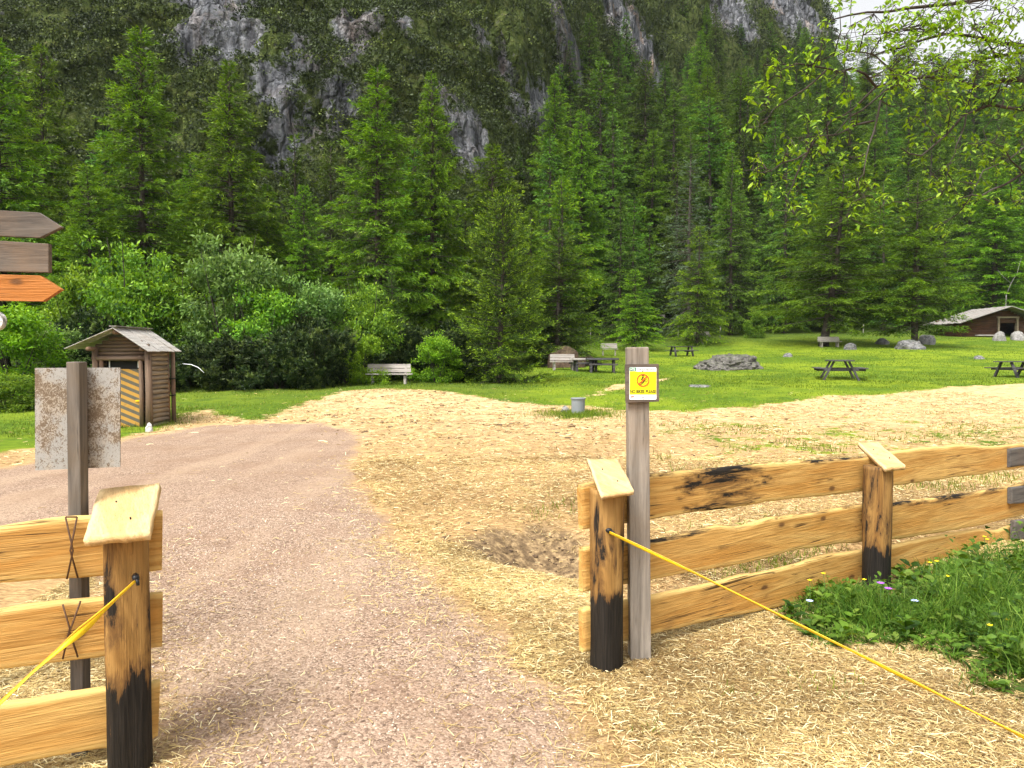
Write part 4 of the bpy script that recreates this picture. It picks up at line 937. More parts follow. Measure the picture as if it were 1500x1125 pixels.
# ------------------------------------------------------------------ fences
class Frame:
    """vertical plane through A (ground xy) along u; local x along it, y away from the viewer, z up"""
    def __init__(s, A, B):
        s.A = np.array(A, float); d = np.array(B, float) - s.A; s.u = d / np.linalg.norm(d); s.n = np.array([-s.u[1], s.u[0]]); s.rz = math.atan2(s.u[1], s.u[0]); s.z0 = h(*s.A)
    def hit(s, px, py, off=0.0):
        r = ray(px, py); t = ((s.A + s.n * off) @ s.n) / (r[:2] @ s.n); p = r[:2] * t
        return float((p - s.A) @ s.u), CAMZ + r[2] * t - s.z0
    def loc(s, p):
        q = np.array(p[:2]) - s.A; return Vector((float(q @ s.u), float(q @ s.n), p[2] - s.z0))
def board(fr, top, bot, mat, parent, off=0.0, th=.035, charf=None, name='rail', wob=0):
    T = sorted(fr.hit(x, y, off) for x, y in top); B = sorted(fr.hit(x, y, off) for x, y in bot)
    s0, s1 = .5 * (T[0][0] + B[0][0]), .5 * (T[-1][0] + B[-1][0]); n = max(12, int((s1 - s0) / .03)); S = np.linspace(0, 1, n + 1)
    ts = (np.array([p[0] for p in T]) - T[0][0]) / (T[-1][0] - T[0][0]); bs = (np.array([p[0] for p in B]) - B[0][0]) / (B[-1][0] - B[0][0])
    ts = np.maximum.accumulate(ts); tz = np.interp(S, ts, [p[1] for p in T]); bz = np.interp(S, bs, [p[1] for p in B])
    k = np.array([.25, .5, .25])
    for _ in range(2): tz[1:-1] = np.convolve(tz, k, 'valid'); bz[1:-1] = np.convolve(bz, k, 'valid')
    tz = tz + .006 * (fbm(S * (s1 - s0) * 5, wob, 0, 7) - .5) * 2; bz = bz + .008 * (fbm(S * (s1 - s0) * 4, wob + 5, 0, 8) - .5) * 2
    xt = T[0][0] + (T[-1][0] - T[0][0]) * S; xb = B[0][0] + (B[-1][0] - B[0][0]) * S
    fr_ = np.array([0, .04, .12, .25, .5, .75, .88, .96, 1]); m = len(fr_); V, E, Ch = [], [], []
    for side in (-1, 1):
        for i in range(n + 1):
            w = tz[i] - bz[i]
            for f in fr_:
                x = xb[i] + (xt[i] - xb[i]) * f; z = bz[i] + w * f; e = min(f, 1 - f) * w
                yy = off + side * (th / 2 - (.006 if f in (0, 1) else 0)) + .008 * math.sin(S[i] * 3 + wob)
                V.append((x, yy, z)); E.append(min(1, e / .045)); Ch.append(charf(x, f, S[i]) if charf else 0)
    g = np.arange(2 * (n + 1) * m).reshape(2, n + 1, m); Q = []
    for i in range(n):
        for j in range(m - 1):
            Q.append((g[0, i, j], g[0, i + 1, j], g[0, i + 1, j + 1], g[0, i, j + 1])); Q.append((g[1, i, j], g[1, i, j + 1], g[1, i + 1, j + 1], g[1, i + 1, j]))
        for j, o in ((0, 0), (m - 1, 1)):
            q = (g[0, i, j], g[1, i, j], g[1, i + 1, j], g[0, i + 1, j]); Q.append(q if not o else q[::-1])
    for i, o in ((0, 0), (n, 1)):
        for j in range(m - 1):
            q = (g[0, i, j], g[0, i, j + 1], g[1, i, j + 1], g[1, i, j]); Q.append(q if not o else q[::-1])
    me = np_mesh(name, np.array(V), np.array(Q), dict(edge=E, char=Ch)); me.polygons.foreach_set('use_smooth', [abs(p.normal[1]) > .7 for p in me.polygons])
    return mesh_obj(name, me, mat, parent)
def round_post(c, r, z0, z1, mat, parent, charf, seed, name='post', flat=1.0, lean=(0, 0), ecc=1.0):
    n, m = 28, 44; V, E, Ch = [], [], []
    for j in range(m + 1):
        f = j / m; z = z0 + (z1 - z0) * f
        for k in range(n):
            a = 2 * math.pi * k / n; ca, sa = math.cos(a), math.sin(a)
            rr = r / (abs(ca) ** flat + abs(sa) ** flat) ** (1 / flat) if flat > 2 else r
            rr *= 1 + .07 * (float(fbm(ca * 1.3 + 9, sa * 1.3, z * 1.6, seed, 3)) - .5) * 2 + .02 * math.sin(z * 5 + seed)
            crack = .93 if (k + seed) % 9 == 0 and fbm(z * 2, k, 0, seed, 2) > .5 else 1; rr *= crack
            V.append((c[0] + ca * rr + lean[0] * f, c[1] + sa * rr * ecc + lean[1] * f, z)); E.append(.35 + .6 * float(vnoise(ca * 3, sa * 3, z * .4, seed))); Ch.append(charf(a, z, f))
    Q = [(j * n + k, j * n + (k + 1) % n, (j + 1) * n + (k + 1) % n, (j + 1) * n + k) for j in range(m) for k in range(n)]
    me = bpy.data.meshes.new(name); me.from_pydata(V, [], Q + [tuple(range(m * n, m * n + n))])
    for a_, v in (('edge', E), ('char', Ch)): me.attributes.new(a_, 'FLOAT', 'POINT').data.foreach_set('value', np.array(v, dtype=np.float32))
    me.polygons.foreach_set('use_smooth', [True] * (len(me.polygons) - 1) + [False])
    return mesh_obj(name, me, mat, parent)
def cap_board(parent, quad_top, th, mat, seed):
    """quad_top: four local corners (back-left, back-right, front-right, front-left); the board hangs th below them"""
    q = [Vector(p) for p in quad_top]; nx, ny = 8, 12; V, E = [], []; nrm = (q[1] - q[0]).cross(q[3] - q[0]).normalized(); nrm = -nrm if nrm.z < 0 else nrm
    for side in (0, 1):
        for j in range(ny + 1):
            for i in range(nx + 1):
                a, b = i / nx, j / ny; p = (q[0].lerp(q[1], a)).lerp(q[3].lerp(q[2], a), b)
                jx = .006 * (float(fbm(b * 6, seed + (0 if i < nx / 2 else 40), side, seed)) - .5) * 2 if i in (0, nx) else 0
                jy = .012 * (float(fbm(a * 5, seed + 9, side, seed)) - .5) * 2 if j in (0, ny) else 0
                p = p + (q[1] - q[0]).normalized() * jx + (q[3] - q[0]).normalized() * jy + nrm * (.010 * (float(fbm(a * 2, b * 3, 0, seed)) - .5))
                V.append(tuple(p - nrm * th * side)); E.append(min(1, min(a, 1 - a) * 6))
    g = np.arange(2 * (nx + 1) * (ny + 1)).reshape(2, ny + 1, nx + 1); Q = []
    for j in range(ny):
        for i in range(nx):
            Q.append((g[0, j, i], g[0, j + 1, i], g[0, j + 1, i + 1], g[0, j, i + 1])); Q.append((g[1, j, i], g[1, j, i + 1], g[1, j + 1, i + 1], g[1, j + 1, i]))
    for j in range(ny): Q += [(g[0, j, 0], g[1, j, 0], g[1, j + 1, 0], g[0, j + 1, 0]), (g[0, j, nx], g[0, j + 1, nx], g[1, j + 1, nx], g[1, j, nx])]
    for i in range(nx): Q += [(g[0, 0, i], g[0, 0, i + 1], g[1, 0, i + 1], g[1, 0, i]), (g[0, ny, i], g[1, ny, i], g[1, ny, i + 1], g[0, ny, i + 1])]
    me = np_mesh('post_cap', np.array(V), np.array(Q), dict(edge=E, char=np.zeros(len(V))))
    o = mesh_obj('post_cap', me, mat, parent)
    for a, b in ((.36, .34), (.66, .70)):
        p = (q[0].lerp(q[1], a)).lerp(q[3].lerp(q[2], a), b) + nrm * .004; mb = MB(); mb.tube([p - nrm * .01, p + nrm * .0035], [.0035, .003], 8); mb.build('nail', M['black'], o)
    return o

# ---- right fence
FR = Frame((.448, 3.957), (.448 + .832, 3.957 + .555))
fence = thing('board_fence', 'fence of wavy golden boards on charred posts with roof caps, right of the path', 'fence', (FR.A[0], FR.A[1], FR.z0), FR.rz)
def burn_right(x, f, s):
    a = .0
    a = .70 * math.exp(-((x - .95) / .46) ** 2) * (1.0 if f > .3 else .6)
    if f > .93: a = max(a, .42)
    return a
EDGE = lambda x, f, s: .40 if f > .93 else .1
board(FR, [(849, 710), (950, 695), (1000, 689), (1040, 686), (1096, 681), (1150, 677), (1200, 673), (1268, 668), (1288, 667)], [(852, 775), (950, 761), (1000, 753), (1060, 745), (1120, 735), (1180, 729), (1268, 717), (1288, 715)], M['wood'], fence, 0, charf=burn_right, wob=1)
board(FR, [(1290, 664), (1310, 661), (1353, 655), (1380, 655), (1400, 651), (1420, 652), (1435, 654), (1502, 650)], [(1290, 714), (1310, 711), (1367, 703), (1420, 696), (1480, 686), (1502, 683)], M['wood'], fence, -.004, charf=None, wob=2)
board(FR, [(851, 800), (952, 791), (1000, 781), (1050, 769), (1080, 771), (1124, 757), (1180, 751), (1268, 737), (1288, 735)], [(851, 866), (952, 847), (1000, 837), (1080, 825), (1168, 803), (1268, 792), (1288, 789)], M['wood'], fence, .003, charf=EDGE, wob=3)
board(FR, [(1290, 740), (1310, 735), (1400, 724), (1480, 712), (1502, 707)], [(1290, 792), (1310, 789), (1400, 775), (1488, 757), (1502, 752)], M['wood'], fence, -.002, charf=lambda x, f, s: .46 if f > .85 else 0, wob=4)
board(FR, [(849, 891), (954, 871), (1000, 861), (1060, 849), (1088, 841), (1132, 835), (1168, 825), (1208, 813), (1268, 804), (1288, 802)], [(850, 953), (954, 928), (1000, 917), (1040, 907), (1100, 897), (1160, 883), (1192, 871), (1268, 866), (1288, 864)], M['wood'], fence, 0, charf=None, wob=5)
board(FR, [(1290, 803), (1310, 797), (1380, 783), (1432, 774), (1460, 777), (1484, 767)], [(1290, 852), (1310, 850), (1400, 831), (1484, 812)], M['wood'], fence, .004, charf=None, wob=6)
def stack_post(fr, root, px, d, w_px, zt, z0, charf, seed, flat, cap, capth, hd, **kw):
    c = fr.loc((*at(px, d)[:2], 0)); r = w_px / 2 / F * d
    p = round_post((c.x, c.y), r, z0, zt, M['post_wood'], root, charf, seed, flat=flat, **kw)
    if cap:
        q = [fr.loc(P(x, y, dd)) for (x, y), dd in cap]
        k = cap_board(p, q, capth, M['cap_wood'], seed)
    return p, c, r
def ch1(a, z, f):  # facing side is a=-pi/2
    base = .95 * (1 - float(ss(.30, .52, z))) ; side = .58 * max(0, math.cos(a)) ** 2 + .42 * max(0, math.cos(a - math.pi * .9)) * float(ss(.95, .8, z)); hole = .46 * math.exp(-((z - .66) / .18) ** 2)
    return max(base, side + .06, hole)
stack_post(FR, fence, 890, 3.90, 44, .95, -.15, ch1, 3, 3.2, [((860, 672), 4.14), ((903, 671), 4.14), ((929, 719), 3.74), ((880, 727), 3.74)], .022, 0)
# hook under the tape
def hook(fr, root, px, py, d):
    mb = MB(); c = fr.loc(P(px, py, d)); mb.tube([c + Vector((0, .03, 0)), c + Vector((0, -.012, 0))], [.013, .013], 12); mb.tube([c + Vector((0, -.012, 0)), c + Vector((.004, -.03, -.004)), c + Vector((.006, -.034, -.02))], [.007, .007, .006], 8)
    return mb.build('hook', M['black'], root, True)
hook(FR, fence, 892, 777, 3.81)
def ch2(a, z, f): return max(.98 * (1 - float(ss(.18, .46, z))), .41 + .10 * math.cos(a * 2 + 1), .48 * max(0, math.cos(a)) ** 3)
stack_post(FR, fence, 1289, 5.2, 40, .875, -.2, ch2, 11, 0, [((1256, 648), 5.5), ((1284, 646), 5.5), ((1326, 681), 5.05), ((1297, 686), 5.05)], .03, 0)
# ---- the old grey fence that carries on
old = thing('old_board_fence', 'old fence of dark grey weathered boards joining the new fence at the right edge', 'fence', (FR.A[0], FR.A[1], FR.z0), FR.rz)
for i, ((x0, y0, y1), (x1, y2, y3)) in enumerate((((1478, 657, 684), (1720, 636, 668)), ((1480, 714, 738), (1720, 690, 722)), ((1483, 762, 791), (1720, 740, 775)))):
    board(FR, [(x0, y0), (1500, y0 - 2), (x1, y2)], [(x0, y1), (1500, y1 - 2), (x1, y3)], M['old_x'], old, -.045, charf=None, wob=20 + i)
c = FR.loc((*at(1560, 6.75)[:2], 0)); mbx = MB(); mbx.box((c.x, c.y, .35), (.12, .1, 1.15)); mbx.build('post', M['grey'], old, bevel=.01)

# ---- left fence
FL = Frame((-1.52, 3.0), (-1.52 + .875, 3.0 + .484))
fl = thing('board_fence', 'golden board fence with one roof-capped charred post at the left edge', 'fence', (FL.A[0], FL.A[1], FL.z0), FL.rz)
ext = lambda L, dx: L
def lboard(top, bot, wob, off=0.0, charf=None):
    def grow(L):
        (x0, y0), (x1, y1) = L[0], L[1]; k = (y1 - y0) / (x1 - x0); return [(-260, y0 - 260 * k * 1.5), (-120, y0 - 120 * k * 1.2)] + L
    return board(FL, grow(top), grow(bot), M['wood'], fl, off, charf=charf, wob=wob)
r1 = lboard([(0, 771), (50, 764), (100, 757), (150, 756), (238, 749)], [(0, 852), (60, 848), (146, 843), (200, 838), (237, 834)], 31)
r2 = lboard([(0, 893), (60, 884), (146, 875), (238, 866)], [(0, 979), (70, 971), (148, 962), (190, 953), (237, 945)], 32, .003)
r3 = lboard([(0, 1029), (70, 1019), (144, 1007), (190, 1002), (234, 994)], [(0, 1123), (70, 1106), (148, 1092), (208, 1089), (231, 1074)], 33, -.002)
def ch3(a, z, f): return max(.98 * (1 - float(ss(.22, .62, z))), .34 + .12 * math.cos(a * 3), .40 * max(0, math.cos(a + .5)) ** 4 * float(ss(.2, .5, z)), .26 * math.exp(-((z - .75) / .2) ** 2) * max(0, math.cos(a + .9)))
stack_post(FL, fl, 179, 2.93, 61, .955, -.2, ch3, 5, 3.6, [((145, 716), 3.16), ((234, 708), 3.16), ((218, 781), 2.74), ((122, 791), 2.74)], .028, 0)
hook(FL, fl, 199, 847, 2.83)
mb = MB()
for pts in (([(96, 757), (107, 806), (98, 848)], [(113, 757), (103, 806), (114, 846)], [(96, 757), (113, 757)], [(92, 885), (102, 920), (92, 965)], [(118, 880), (102, 925), (114, 962)], [(112, 955), (104, 930)])):
    mb.tube([Vector((*(lambda q: (q[0], -.026, q[1]))(FL.hit(x, y, -.022)),)) for x, y in pts], .0035, 6)
mb.build('tie_wire', M['rust'], fl, True)

# ------------------------------------------------------------------ tapes
def tape(name, label, pts, widths, tw):
    """ribbon along world points, tw = roll angle per point"""
    n = len(pts); rows = []
    for i, p in enumerate(pts):
        d = (pts[min(i + 1, n - 1)] - pts[max(i - 1, 0)]).normalized(); sd = d.cross(Vector((0, 0, 1))).normalized(); up = sd.cross(d)
        a = sd * math.cos(tw[i]) + up * math.sin(tw[i]); nr = d.cross(a); rows.append((p, a * widths[i] / 2, nr * .0012))
    root = thing(name, label, 'tape', pts[0]); o = pts[0]
    for nm, f0, f1, mat, lift in (('band', -1, 1, M['tape'], 1.0), ('band_edge', .62, .96, M['tape_edge'], 2.2)):
        mb = MB(); V = []
        for p, a, nr in rows: V += [p + a * f0 + nr * lift - o, p + a * f1 + nr * lift - o, p + a * f1 - nr * lift - o, p + a * f0 - nr * lift - o]
        fs = [(4 * i + k, 4 * i + (k + 1) % 4, 4 * i + 4 + (k + 1) % 4, 4 * i + 4 + k) for i in range(n - 1) for k in range(4)] + [(3, 2, 1, 0), (4 * n - 4, 4 * n - 3, 4 * n - 2, 4 * n - 1)]
        mb.add(V, fs); mb.build(nm, mat, root, True)
def tape_pts(px, d0, d1, n=40):
    X = [q[0] for q in px]; Y = [q[1] for q in px]; t = np.linspace(0, 1, n); k = np.linspace(0, 1, len(px))
    return [P(float(np.interp(a, k, X)), float(np.interp(a, k, Y)), d0 + (d1 - d0) * a) for a in t]
tp = tape_pts([(893, 780), (1015, 838), (1135, 898), (1255, 957), (1380, 1020), (1500, 1080), (1700, 1185)], 3.79, 2.55, 48)
tape('barrier_tape', 'yellow tape with orange edge stretched from the right post to the bottom right corner', tp, [.014 + .004 * math.sin(i * .5) for i in range(48)], [1.15 + .35 * math.sin(i * .33) for i in range(48)])
tp = tape_pts([(198, 851), (165, 882), (130, 915), (98, 942), (50, 983), (0, 1030), (-110, 1130), (-200, 1215)], 2.80, 2.2, 48)
tape('barrier_tape', 'yellow tape twisting from the left post down to the left picture edge', tp, [.008 + .017 * math.exp(-((i - 15) / 6) ** 2) + .006 * min(1, i / 10) for i in range(48)], [.9 + .9 * math.sin(i * .16 + .3) for i in range(48)])

# ------------------------------------------------------------------ sign with its back to us (left)
b = at(106, 3.02, -.12); sg = thing('sign_post', 'grey post holding a dirty metal plate seen from behind, behind the left fence', 'sign', b)
L = lambda p: Vector(p) - b
mb = MB(); t0, t1 = L(P(112.5, 530, 3.0)), Vector((0, 0, 0)); mb.bar(t1, t0, .052, .058, (0, 1, 0)); mb.build('post', M['dark_grey'], sg, bevel=.004)
mb = MB(); c0, c1, c2, c3 = [L(P(x, y, 3.045)) for x, y in ((51, 539), (176, 538.5), (175.5, 684), (51.5, 689))]
dv = Vector((0, .006, 0)); mb.add([c0, c1, c2, c3, c0 + dv, c1 + dv, c2 + dv, c3 + dv], [(0, 1, 2, 3), (7, 6, 5, 4), (0, 4, 5, 1), (1, 5, 6, 2), (2, 6, 7, 3), (3, 7, 4, 0)]); mb.build('sign_plate', M['plate'], sg)

# ------------------------------------------------------------------ direction arrows far left
b = at(-50, 3.6, -.1); ar = thing('signpost', 'wooden signpost with two grey arrow boards and an orange one at the left edge', 'signpost', b); L = lambda p: Vector(p) - b
mb = MB(); mb.tube([(0, 0, 0), (0, 0, 2.7)], [.05, .046], 12); mb.build('post', M['grey'], ar, True)
for i, (poly, mt, lab) in enumerate((([(-190, 303), (0, 308), (55.5, 311), (90, 332.5), (58, 348), (0, 345.5), (-190, 340)], 'grey_x', 'grey pointed board, topmost'), ([(-190, 346), (0, 352.5), (71, 357), (71, 399), (0, 397.5), (-190, 393)], 'grey_x', 'grey square-ended board in the middle'), ([(-190, 401), (0, 402), (58, 403.5), (89.5, 424), (62.5, 441.5), (0, 440.5), (-190, 439)], 'arrow_wood', 'orange varnished pointed board, lowest'))):
    mb = MB(); pts = [L(P(x, y, 3.52)) for x, y in poly]; mb.prism(pts, lambda p, t: Vector(p) + Vector((0, t, 0)), 0, .028)
    o = mb.build('arrow_board', M[mt], ar, bevel=.002, attrs=None); o['label'] = lab
    me = o.data
    for a_ in ('edge', 'char'): me.attributes.new(a_, 'FLOAT', 'POINT').data.foreach_set('value', np.full(len(me.vertices), .9 if a_ == 'edge' else 0.0, dtype=np.float32))
mb = MB(); c = L(P(-10, 470, 3.5)); mb.tube([c, c + Vector((0, .03, 0))], [.045, .045], 24); mb.build('marker_disc', M['limestone'], ar)

# ------------------------------------------------------------------ NO BIKES sign (right)
b = at(940, 4.04, -.15); ns = thing('sign_post', 'tall weathered grey post carrying the yellow no bikes sign by the right fence', 'sign', b); L = lambda p: Vector(p) - b
mb = MB(); tp_ = L(P(933, 508.5, 4.04)); mb.bar((0, 0, 0), tp_, .112, .10, (0, 1, 0)); mb.build('post', M['grey'], ns, bevel=.008)
bd = MB(); yb = 3.975; q = [L(P(x, y, yb)) for x, y in ((915.5, 533.5), (964.5, 533), (965, 588), (916.5, 590))]; bd.prism(q, lambda p, t: Vector(p) + Vector((0, t, 0)), -.012, .012); bo = bd.build('sign_board', M['grey_x'], ns, bevel=.002)
def lay(name, poly, mat, k, parent):
    m_ = MB(); pts = [L(P(x, y, yb - .0135)) + Vector((0, -.0012 * k, 0)) for x, y in poly]; m_.prism(pts, lambda p, t: Vector(p) + Vector((0, t, 0)), 0, .001); return m_.build(name, mat, parent)
def rr(x0, y0, x1, y1, r, n=5):
    out = []
    for cx_, cy_, a0 in ((x1 - r, y0 + r, -90), (x1 - r, y1 - r, 0), (x0 + r, y1 - r, 90), (x0 + r, y0 + r, 180)):
        for k in range(n + 1): a = math.radians(a0 + 90 * k / n); out.append((cx_ + r * math.cos(a), cy_ + r * math.sin(a)))
    return out
pl = lay('sign_plate', rr(921.8, 538, 961.6, 585.4, 1.6), M['white'], 0, bo)
lay('yellow_field', [(922.3, 544.3), (961.3, 544.3), (961.3, 577.8), (922.3, 577.8)], M['yellow'], 1, pl)
lay('route_tab', [(922.2, 538.6), (931.8, 538.6), (931.2, 543.9), (922.2, 543.9)], M['green'], 1, pl)
def ring(name, cx_, cy_, r0, r1, mat, k, parent, n=40):
    m_ = MB(); v = []
    for j in range(n):
        a = 2 * math.pi * j / n; v += [L(P(cx_ + r * math.cos(a), cy_ + r * math.sin(a), yb - .0135)) + Vector((0, -.0012 * k + t, 0)) for r, t in ((r0, 0), (r1, 0), (r1, .001), (r0, .001))]
    m_.add(v, [(4 * j + a, 4 * ((j + 1) % n) + a, 4 * ((j + 1) % n) + (a + 1) % 4, 4 * j + (a + 1) % 4) for j in range(n) for a in range(4)]); return m_.build(name, mat, parent)
def stroke(pts, w, m_, k):
    for (x0, y0), (x1, y1) in zip(pts, pts[1:]):
        d = math.hypot(x1 - x0, y1 - y0); nx, ny = -(y1 - y0) / d * w / 2, (x1 - x0) / d * w / 2
        q_ = [L(P(x, y, yb - .0135)) + Vector((0, -.0012 * k, 0)) for x, y in ((x0 + nx, y0 + ny), (x1 + nx, y1 + ny), (x1 - nx, y1 - ny), (x0 - nx, y0 - ny))]; m_.prism(q_, lambda p, t: Vector(p) + Vector((0, t, 0)), 0, .001)
m_ = MB()
for cx_, cy_, r in ((938.6, 561.3, 2.1), (945.8, 557.2, 2.1)): stroke([(cx_ + r * math.cos(a * .449), cy_ + r * math.sin(a * .449)) for a in range(15)], .65, m_, 2)
stroke([(938.6, 561.3), (941.8, 557.2), (945.8, 557.2)], .6, m_, 2.2); stroke([(938.6, 561.3), (942.6, 560.2), (944.2, 554.6), (943, 554.2)], .6, m_, 2.4); stroke([(939.6, 556.4), (942.6, 558.6), (941.8, 561.6)], .9, m_, 2.6)
stroke([(939.6, 556.6), (941.6, 552.0)], 1.8, m_, 2.8); stroke([(941.6, 552.4), (944.0, 554.4)], .8, m_, 3.0); stroke([(941.7 + .5 * math.cos(a * .63), 550.2 + .5 * math.sin(a * .63)) for a in range(11)], 1.2, m_, 3.2)
m_.build('cyclist_symbol', M['ink'], pl)
ring('prohibition_ring', 941.7, 557, 7.7, 9.4, M['red'], 3.6, pl); m_ = MB(); stroke([(936.0, 562.6), (947.4, 551.4)], 1.5, m_, 4.0); m_.build('prohibition_bar', M['red'], pl)
m_ = MB(); stroke([(924.3, 581.5), (928.6, 581.5)], 2.6, m_, 1); m_.build('emblem', M['red'], pl)
m_ = MB(); stroke([(924.6, 582.2), (928.3, 582.2)], .8, m_, 2); m_.build('emblem_band', M['white'], pl)
for x, y in ((941.5, 544.2), (941.8, 581.7)):
    m_ = MB(); c = L(P(x, y, yb - .016)); m_.tube([c, c + Vector((0, -.003, 0))], [.0032, .0028], 10); m_.build('screw', M['black'], pl)
def text(s, px, py, hpx, wpx, mat, k, parent, name, bold=0.0):
    cu = bpy.data.curves.new('t', 'FONT'); cu.body = s; cu.size = 1; cu.offset = bold; cu.extrude = 0.0
    o = bpy.data.objects.new('t', cu); COL.objects.link(o); dg = bpy.context.evaluated_depsgraph_get(); me = bpy.data.meshes.new_from_object(o.evaluated_get(dg)); bpy.data.objects.remove(o)
    co = np.array([v.co[:] for v in me.vertices]); lo, hi = co.min(0), co.max(0)
    for v in me.vertices:
        x = px + (v.co.x - lo[0]) / (hi[0] - lo[0]) * wpx; y = py + hpx - (v.co.y - lo[1]) / (hi[1] - lo[1]) * hpx; v.co = L(P(x, y, yb - .0135)) + Vector((0, -.0012 * k, 0))
    me.name = name; me.materials.clear(); return mesh_obj(name, me, mat, parent)
text('NO BIKES, PLEASE', 923.0, 570.9, 5.9, 37.8, M['ink'], 2, pl, 'lettering', .028); text('MTB', 923.2, 539.6, 3.4, 7.0, M['white'], 2, pl, 'lettering', .02); text('Alta Badia', 935.8, 539.3, 3.6, 22, M['grey_ink'], 1, pl, 'lettering', .0)

# ------------------------------------------------------------------ tool shed
dS = 17.0; b = at(216, dS, 0); b = Vector((-536 / F * dS, dS, h(-536 / F * dS, dS) - .03)); sh = thing('tool_shed', 'small log shed with plank gable roof and yellow striped door beside the path', 'shed', b)
kx = dS / F; Z = lambda py: top_z(py, dS) - b.z
W0 = (134 - 216) * kx; DP = 1.12; eav = Z(513)
mb = MB(); n = 17; hh = (eav + .08) / n
for i in range(n):  # log walls: right and left side, each log a bowed course
    z = hh * (i + .5); w = .05 + .012 * math.sin(i * 2.1)
    mb.tube([(-.035 + .008 * math.sin(i * 3), .22, z), (-.035 + .008 * math.cos(i), .6, z + .01 * math.sin(i)), (-.035, DP, z)], [hh * .52] * 3, 8)
mb.build('side_wall', M['shed_side'], sh, True)
mb = MB()
for i in range(n): mb.tube([(W0 + .05, .2, hh * (i + .5)), (W0 + .05, DP, hh * (i + .5))], hh * .52, 8)
mb.build('side_wall', M['shed_side'], sh, True)
mb = MB()
for i in range(n + 4):
    z = hh * (i + .5); g = 0 if z < eav else (z - eav) * 1.9
    if W0 + g > -g - .1: break
    mb.tube([(W0 + .05 + g, DP, z), (-.05 - g, DP, z)], hh * .52, 8)
mb.build('back_wall', M['shed'], sh, True)
mb = MB(); rz_ = Z(481) ; xm = (W0 + 0) / 2 
for i in range(6):  # gable logs over the door
    z = eav - .16 + .085 * i; hw = min(abs(W0) / 2 + .0, (rz_ - .07 - z) / .53 * .98)
    if hw < .08: break
    mb.tube([(xm - hw, .22, z), (xm + hw, .22, z)], .047, 8)
mb.build('gable', M['shed'], sh, True)
for x, w in ((W0 + .03, .075), (W0 + .17, .05), (-.20, .055), (-.03, .085)):
    mb = MB(); mb.tube([(x, .16, -.15), (x + .01, .16, .8), (x, .16, eav + (.02 if w > .06 else -.13))], [w, w * .95, w * .9], 10); mb.build('post', M['shed_post'], sh, True)
for x, y in ((-.02, DP - .02), (.06, DP + .1)):
    mb = MB(); mb.tube([(x, y, -.1), (x, y, eav)], [.055, .05], 9); mb.build('post', M['shed_post'], sh, True)
mb = MB(); mb.tube([(W0 - .03, .15, eav - .19), (.03, .15, eav - .19)], .055, 9); mb.build('lintel', M['shed'], sh, True)
for x, z in ((xm, rz_ - .09), (-.03, eav + .03), (W0 + .03, eav + .03)):
    mb = MB(); mb.tube([(x, -.14, z), (x, DP + .25, z)], .05, 10); mb.build('beam', M['shed'], sh, True)
dx0, dx1 = W0 + .24, -.255
mb = MB(); mb.box(((dx0 + dx1) / 2, .27, (Z(541) + .0) / 2), (dx1 - dx0, .035, Z(541))); mb.build('door', M['door'], sh, bevel=.004)
mb = MB(); mb.box(((dx0 + dx1) / 2, .29, (Z(541) + Z(517)) / 2), (dx1 - dx0, .02, Z(517) - Z(541))); wn = mb.build('window', M['dark'], sh)
mb = MB()
for x in (dx0 + .06, dx1 - .05): mb.box((x, .265, (Z(541) + Z(520)) / 2 + .02), (.02, .02, (Z(520) - Z(541)) * .9))
mb.build('window_frame', M['white'], wn)
mb = MB(); mb.box((dx1 - .07, .24, Z(588)), (.1, .02, .035)); mb.build('latch', M['tape'], sh)
for side in (-1, 1):
    mb = MB(); xe = 0.16 if side > 0 else W0 - .46 * 0 - .16 ; 
    xe = (226 + 0 - 216) * kx if side > 0 else (104 - 216) * kx; ze = Z(515) if side > 0 else Z(511)
    for i in range(9):
        y0 = -.20 + i * (DP + .62) / 9; y1 = y0 + (DP + .62) / 9 - .008; dz = .006 * (i % 2) + .004 * math.sin(i * 5)
        a0, a1 = Vector((xm - .012 * side, (y0 + y1) / 2, rz_ + .01 + dz)), Vector((xe + .02 * math.sin(i * 3), (y0 + y1) / 2, ze + dz))
        mb.bar(a0, a1, y1 - y0, .017)
    mb.build('roof', M['shed_roof'], sh, bevel=.003)
mb = MB(); mb.box((xm, DP / 2 + .1, rz_ + .045), (.16, DP + .6, .02)); mb.build('ridge_board', M['roof'], sh)
for z in (Z(557), Z(583)):
    mb = MB(); mb.box((.02, DP + .02, z), (.22, .14, .025)); mb.build('strap', M['black'], sh)

# ------------------------------------------------------------------ hut on the right
dH = 73.0; k = dH / F; base = at(1457, dH, -.25); hu = thing('log_hut', 'low dark log hut with wide plank roof and open doorway at the forest edge', 'hut', base)
X = lambda px: (px - CX) * k - base.x; Zh = lambda py: top_z(py, dH) - base.z
xl, xr, xrg = X(1405), X(1512), X(1468); ev = Zh(473); rg = Zh(451.5); dep = 4.0
mb = MB(); n = 11; hh = (ev + .05) / n
for i in range(n): 
    z = hh * (i + .5)
    for (x0, x1) in ((xl - .15, X(1460)), (X(1487), xr + .15)): mb.tube([(x0, 0, z), (x1, 0, z)], hh * .53, 8)
for i in range(8):
    z = ev + hh * .4 + hh * i; f = 1 - (z - ev) / (rg - ev)
    if f > .08: mb.tube([(xrg + (xl - xrg) * f, 0, z), (xrg + (xr - xrg) * f, 0, z)], hh * .53, 8)
mb.build('front_wall', M['hut'], hu, True)
for x in (xl, xr):
    mb = MB()
    for i in range(n): mb.tube([(x, -.18, hh * (i + 1)), (x, dep, hh * (i + 1))], hh * .5, 8)
    mb.build('side_wall', M['hut'], hu, True)
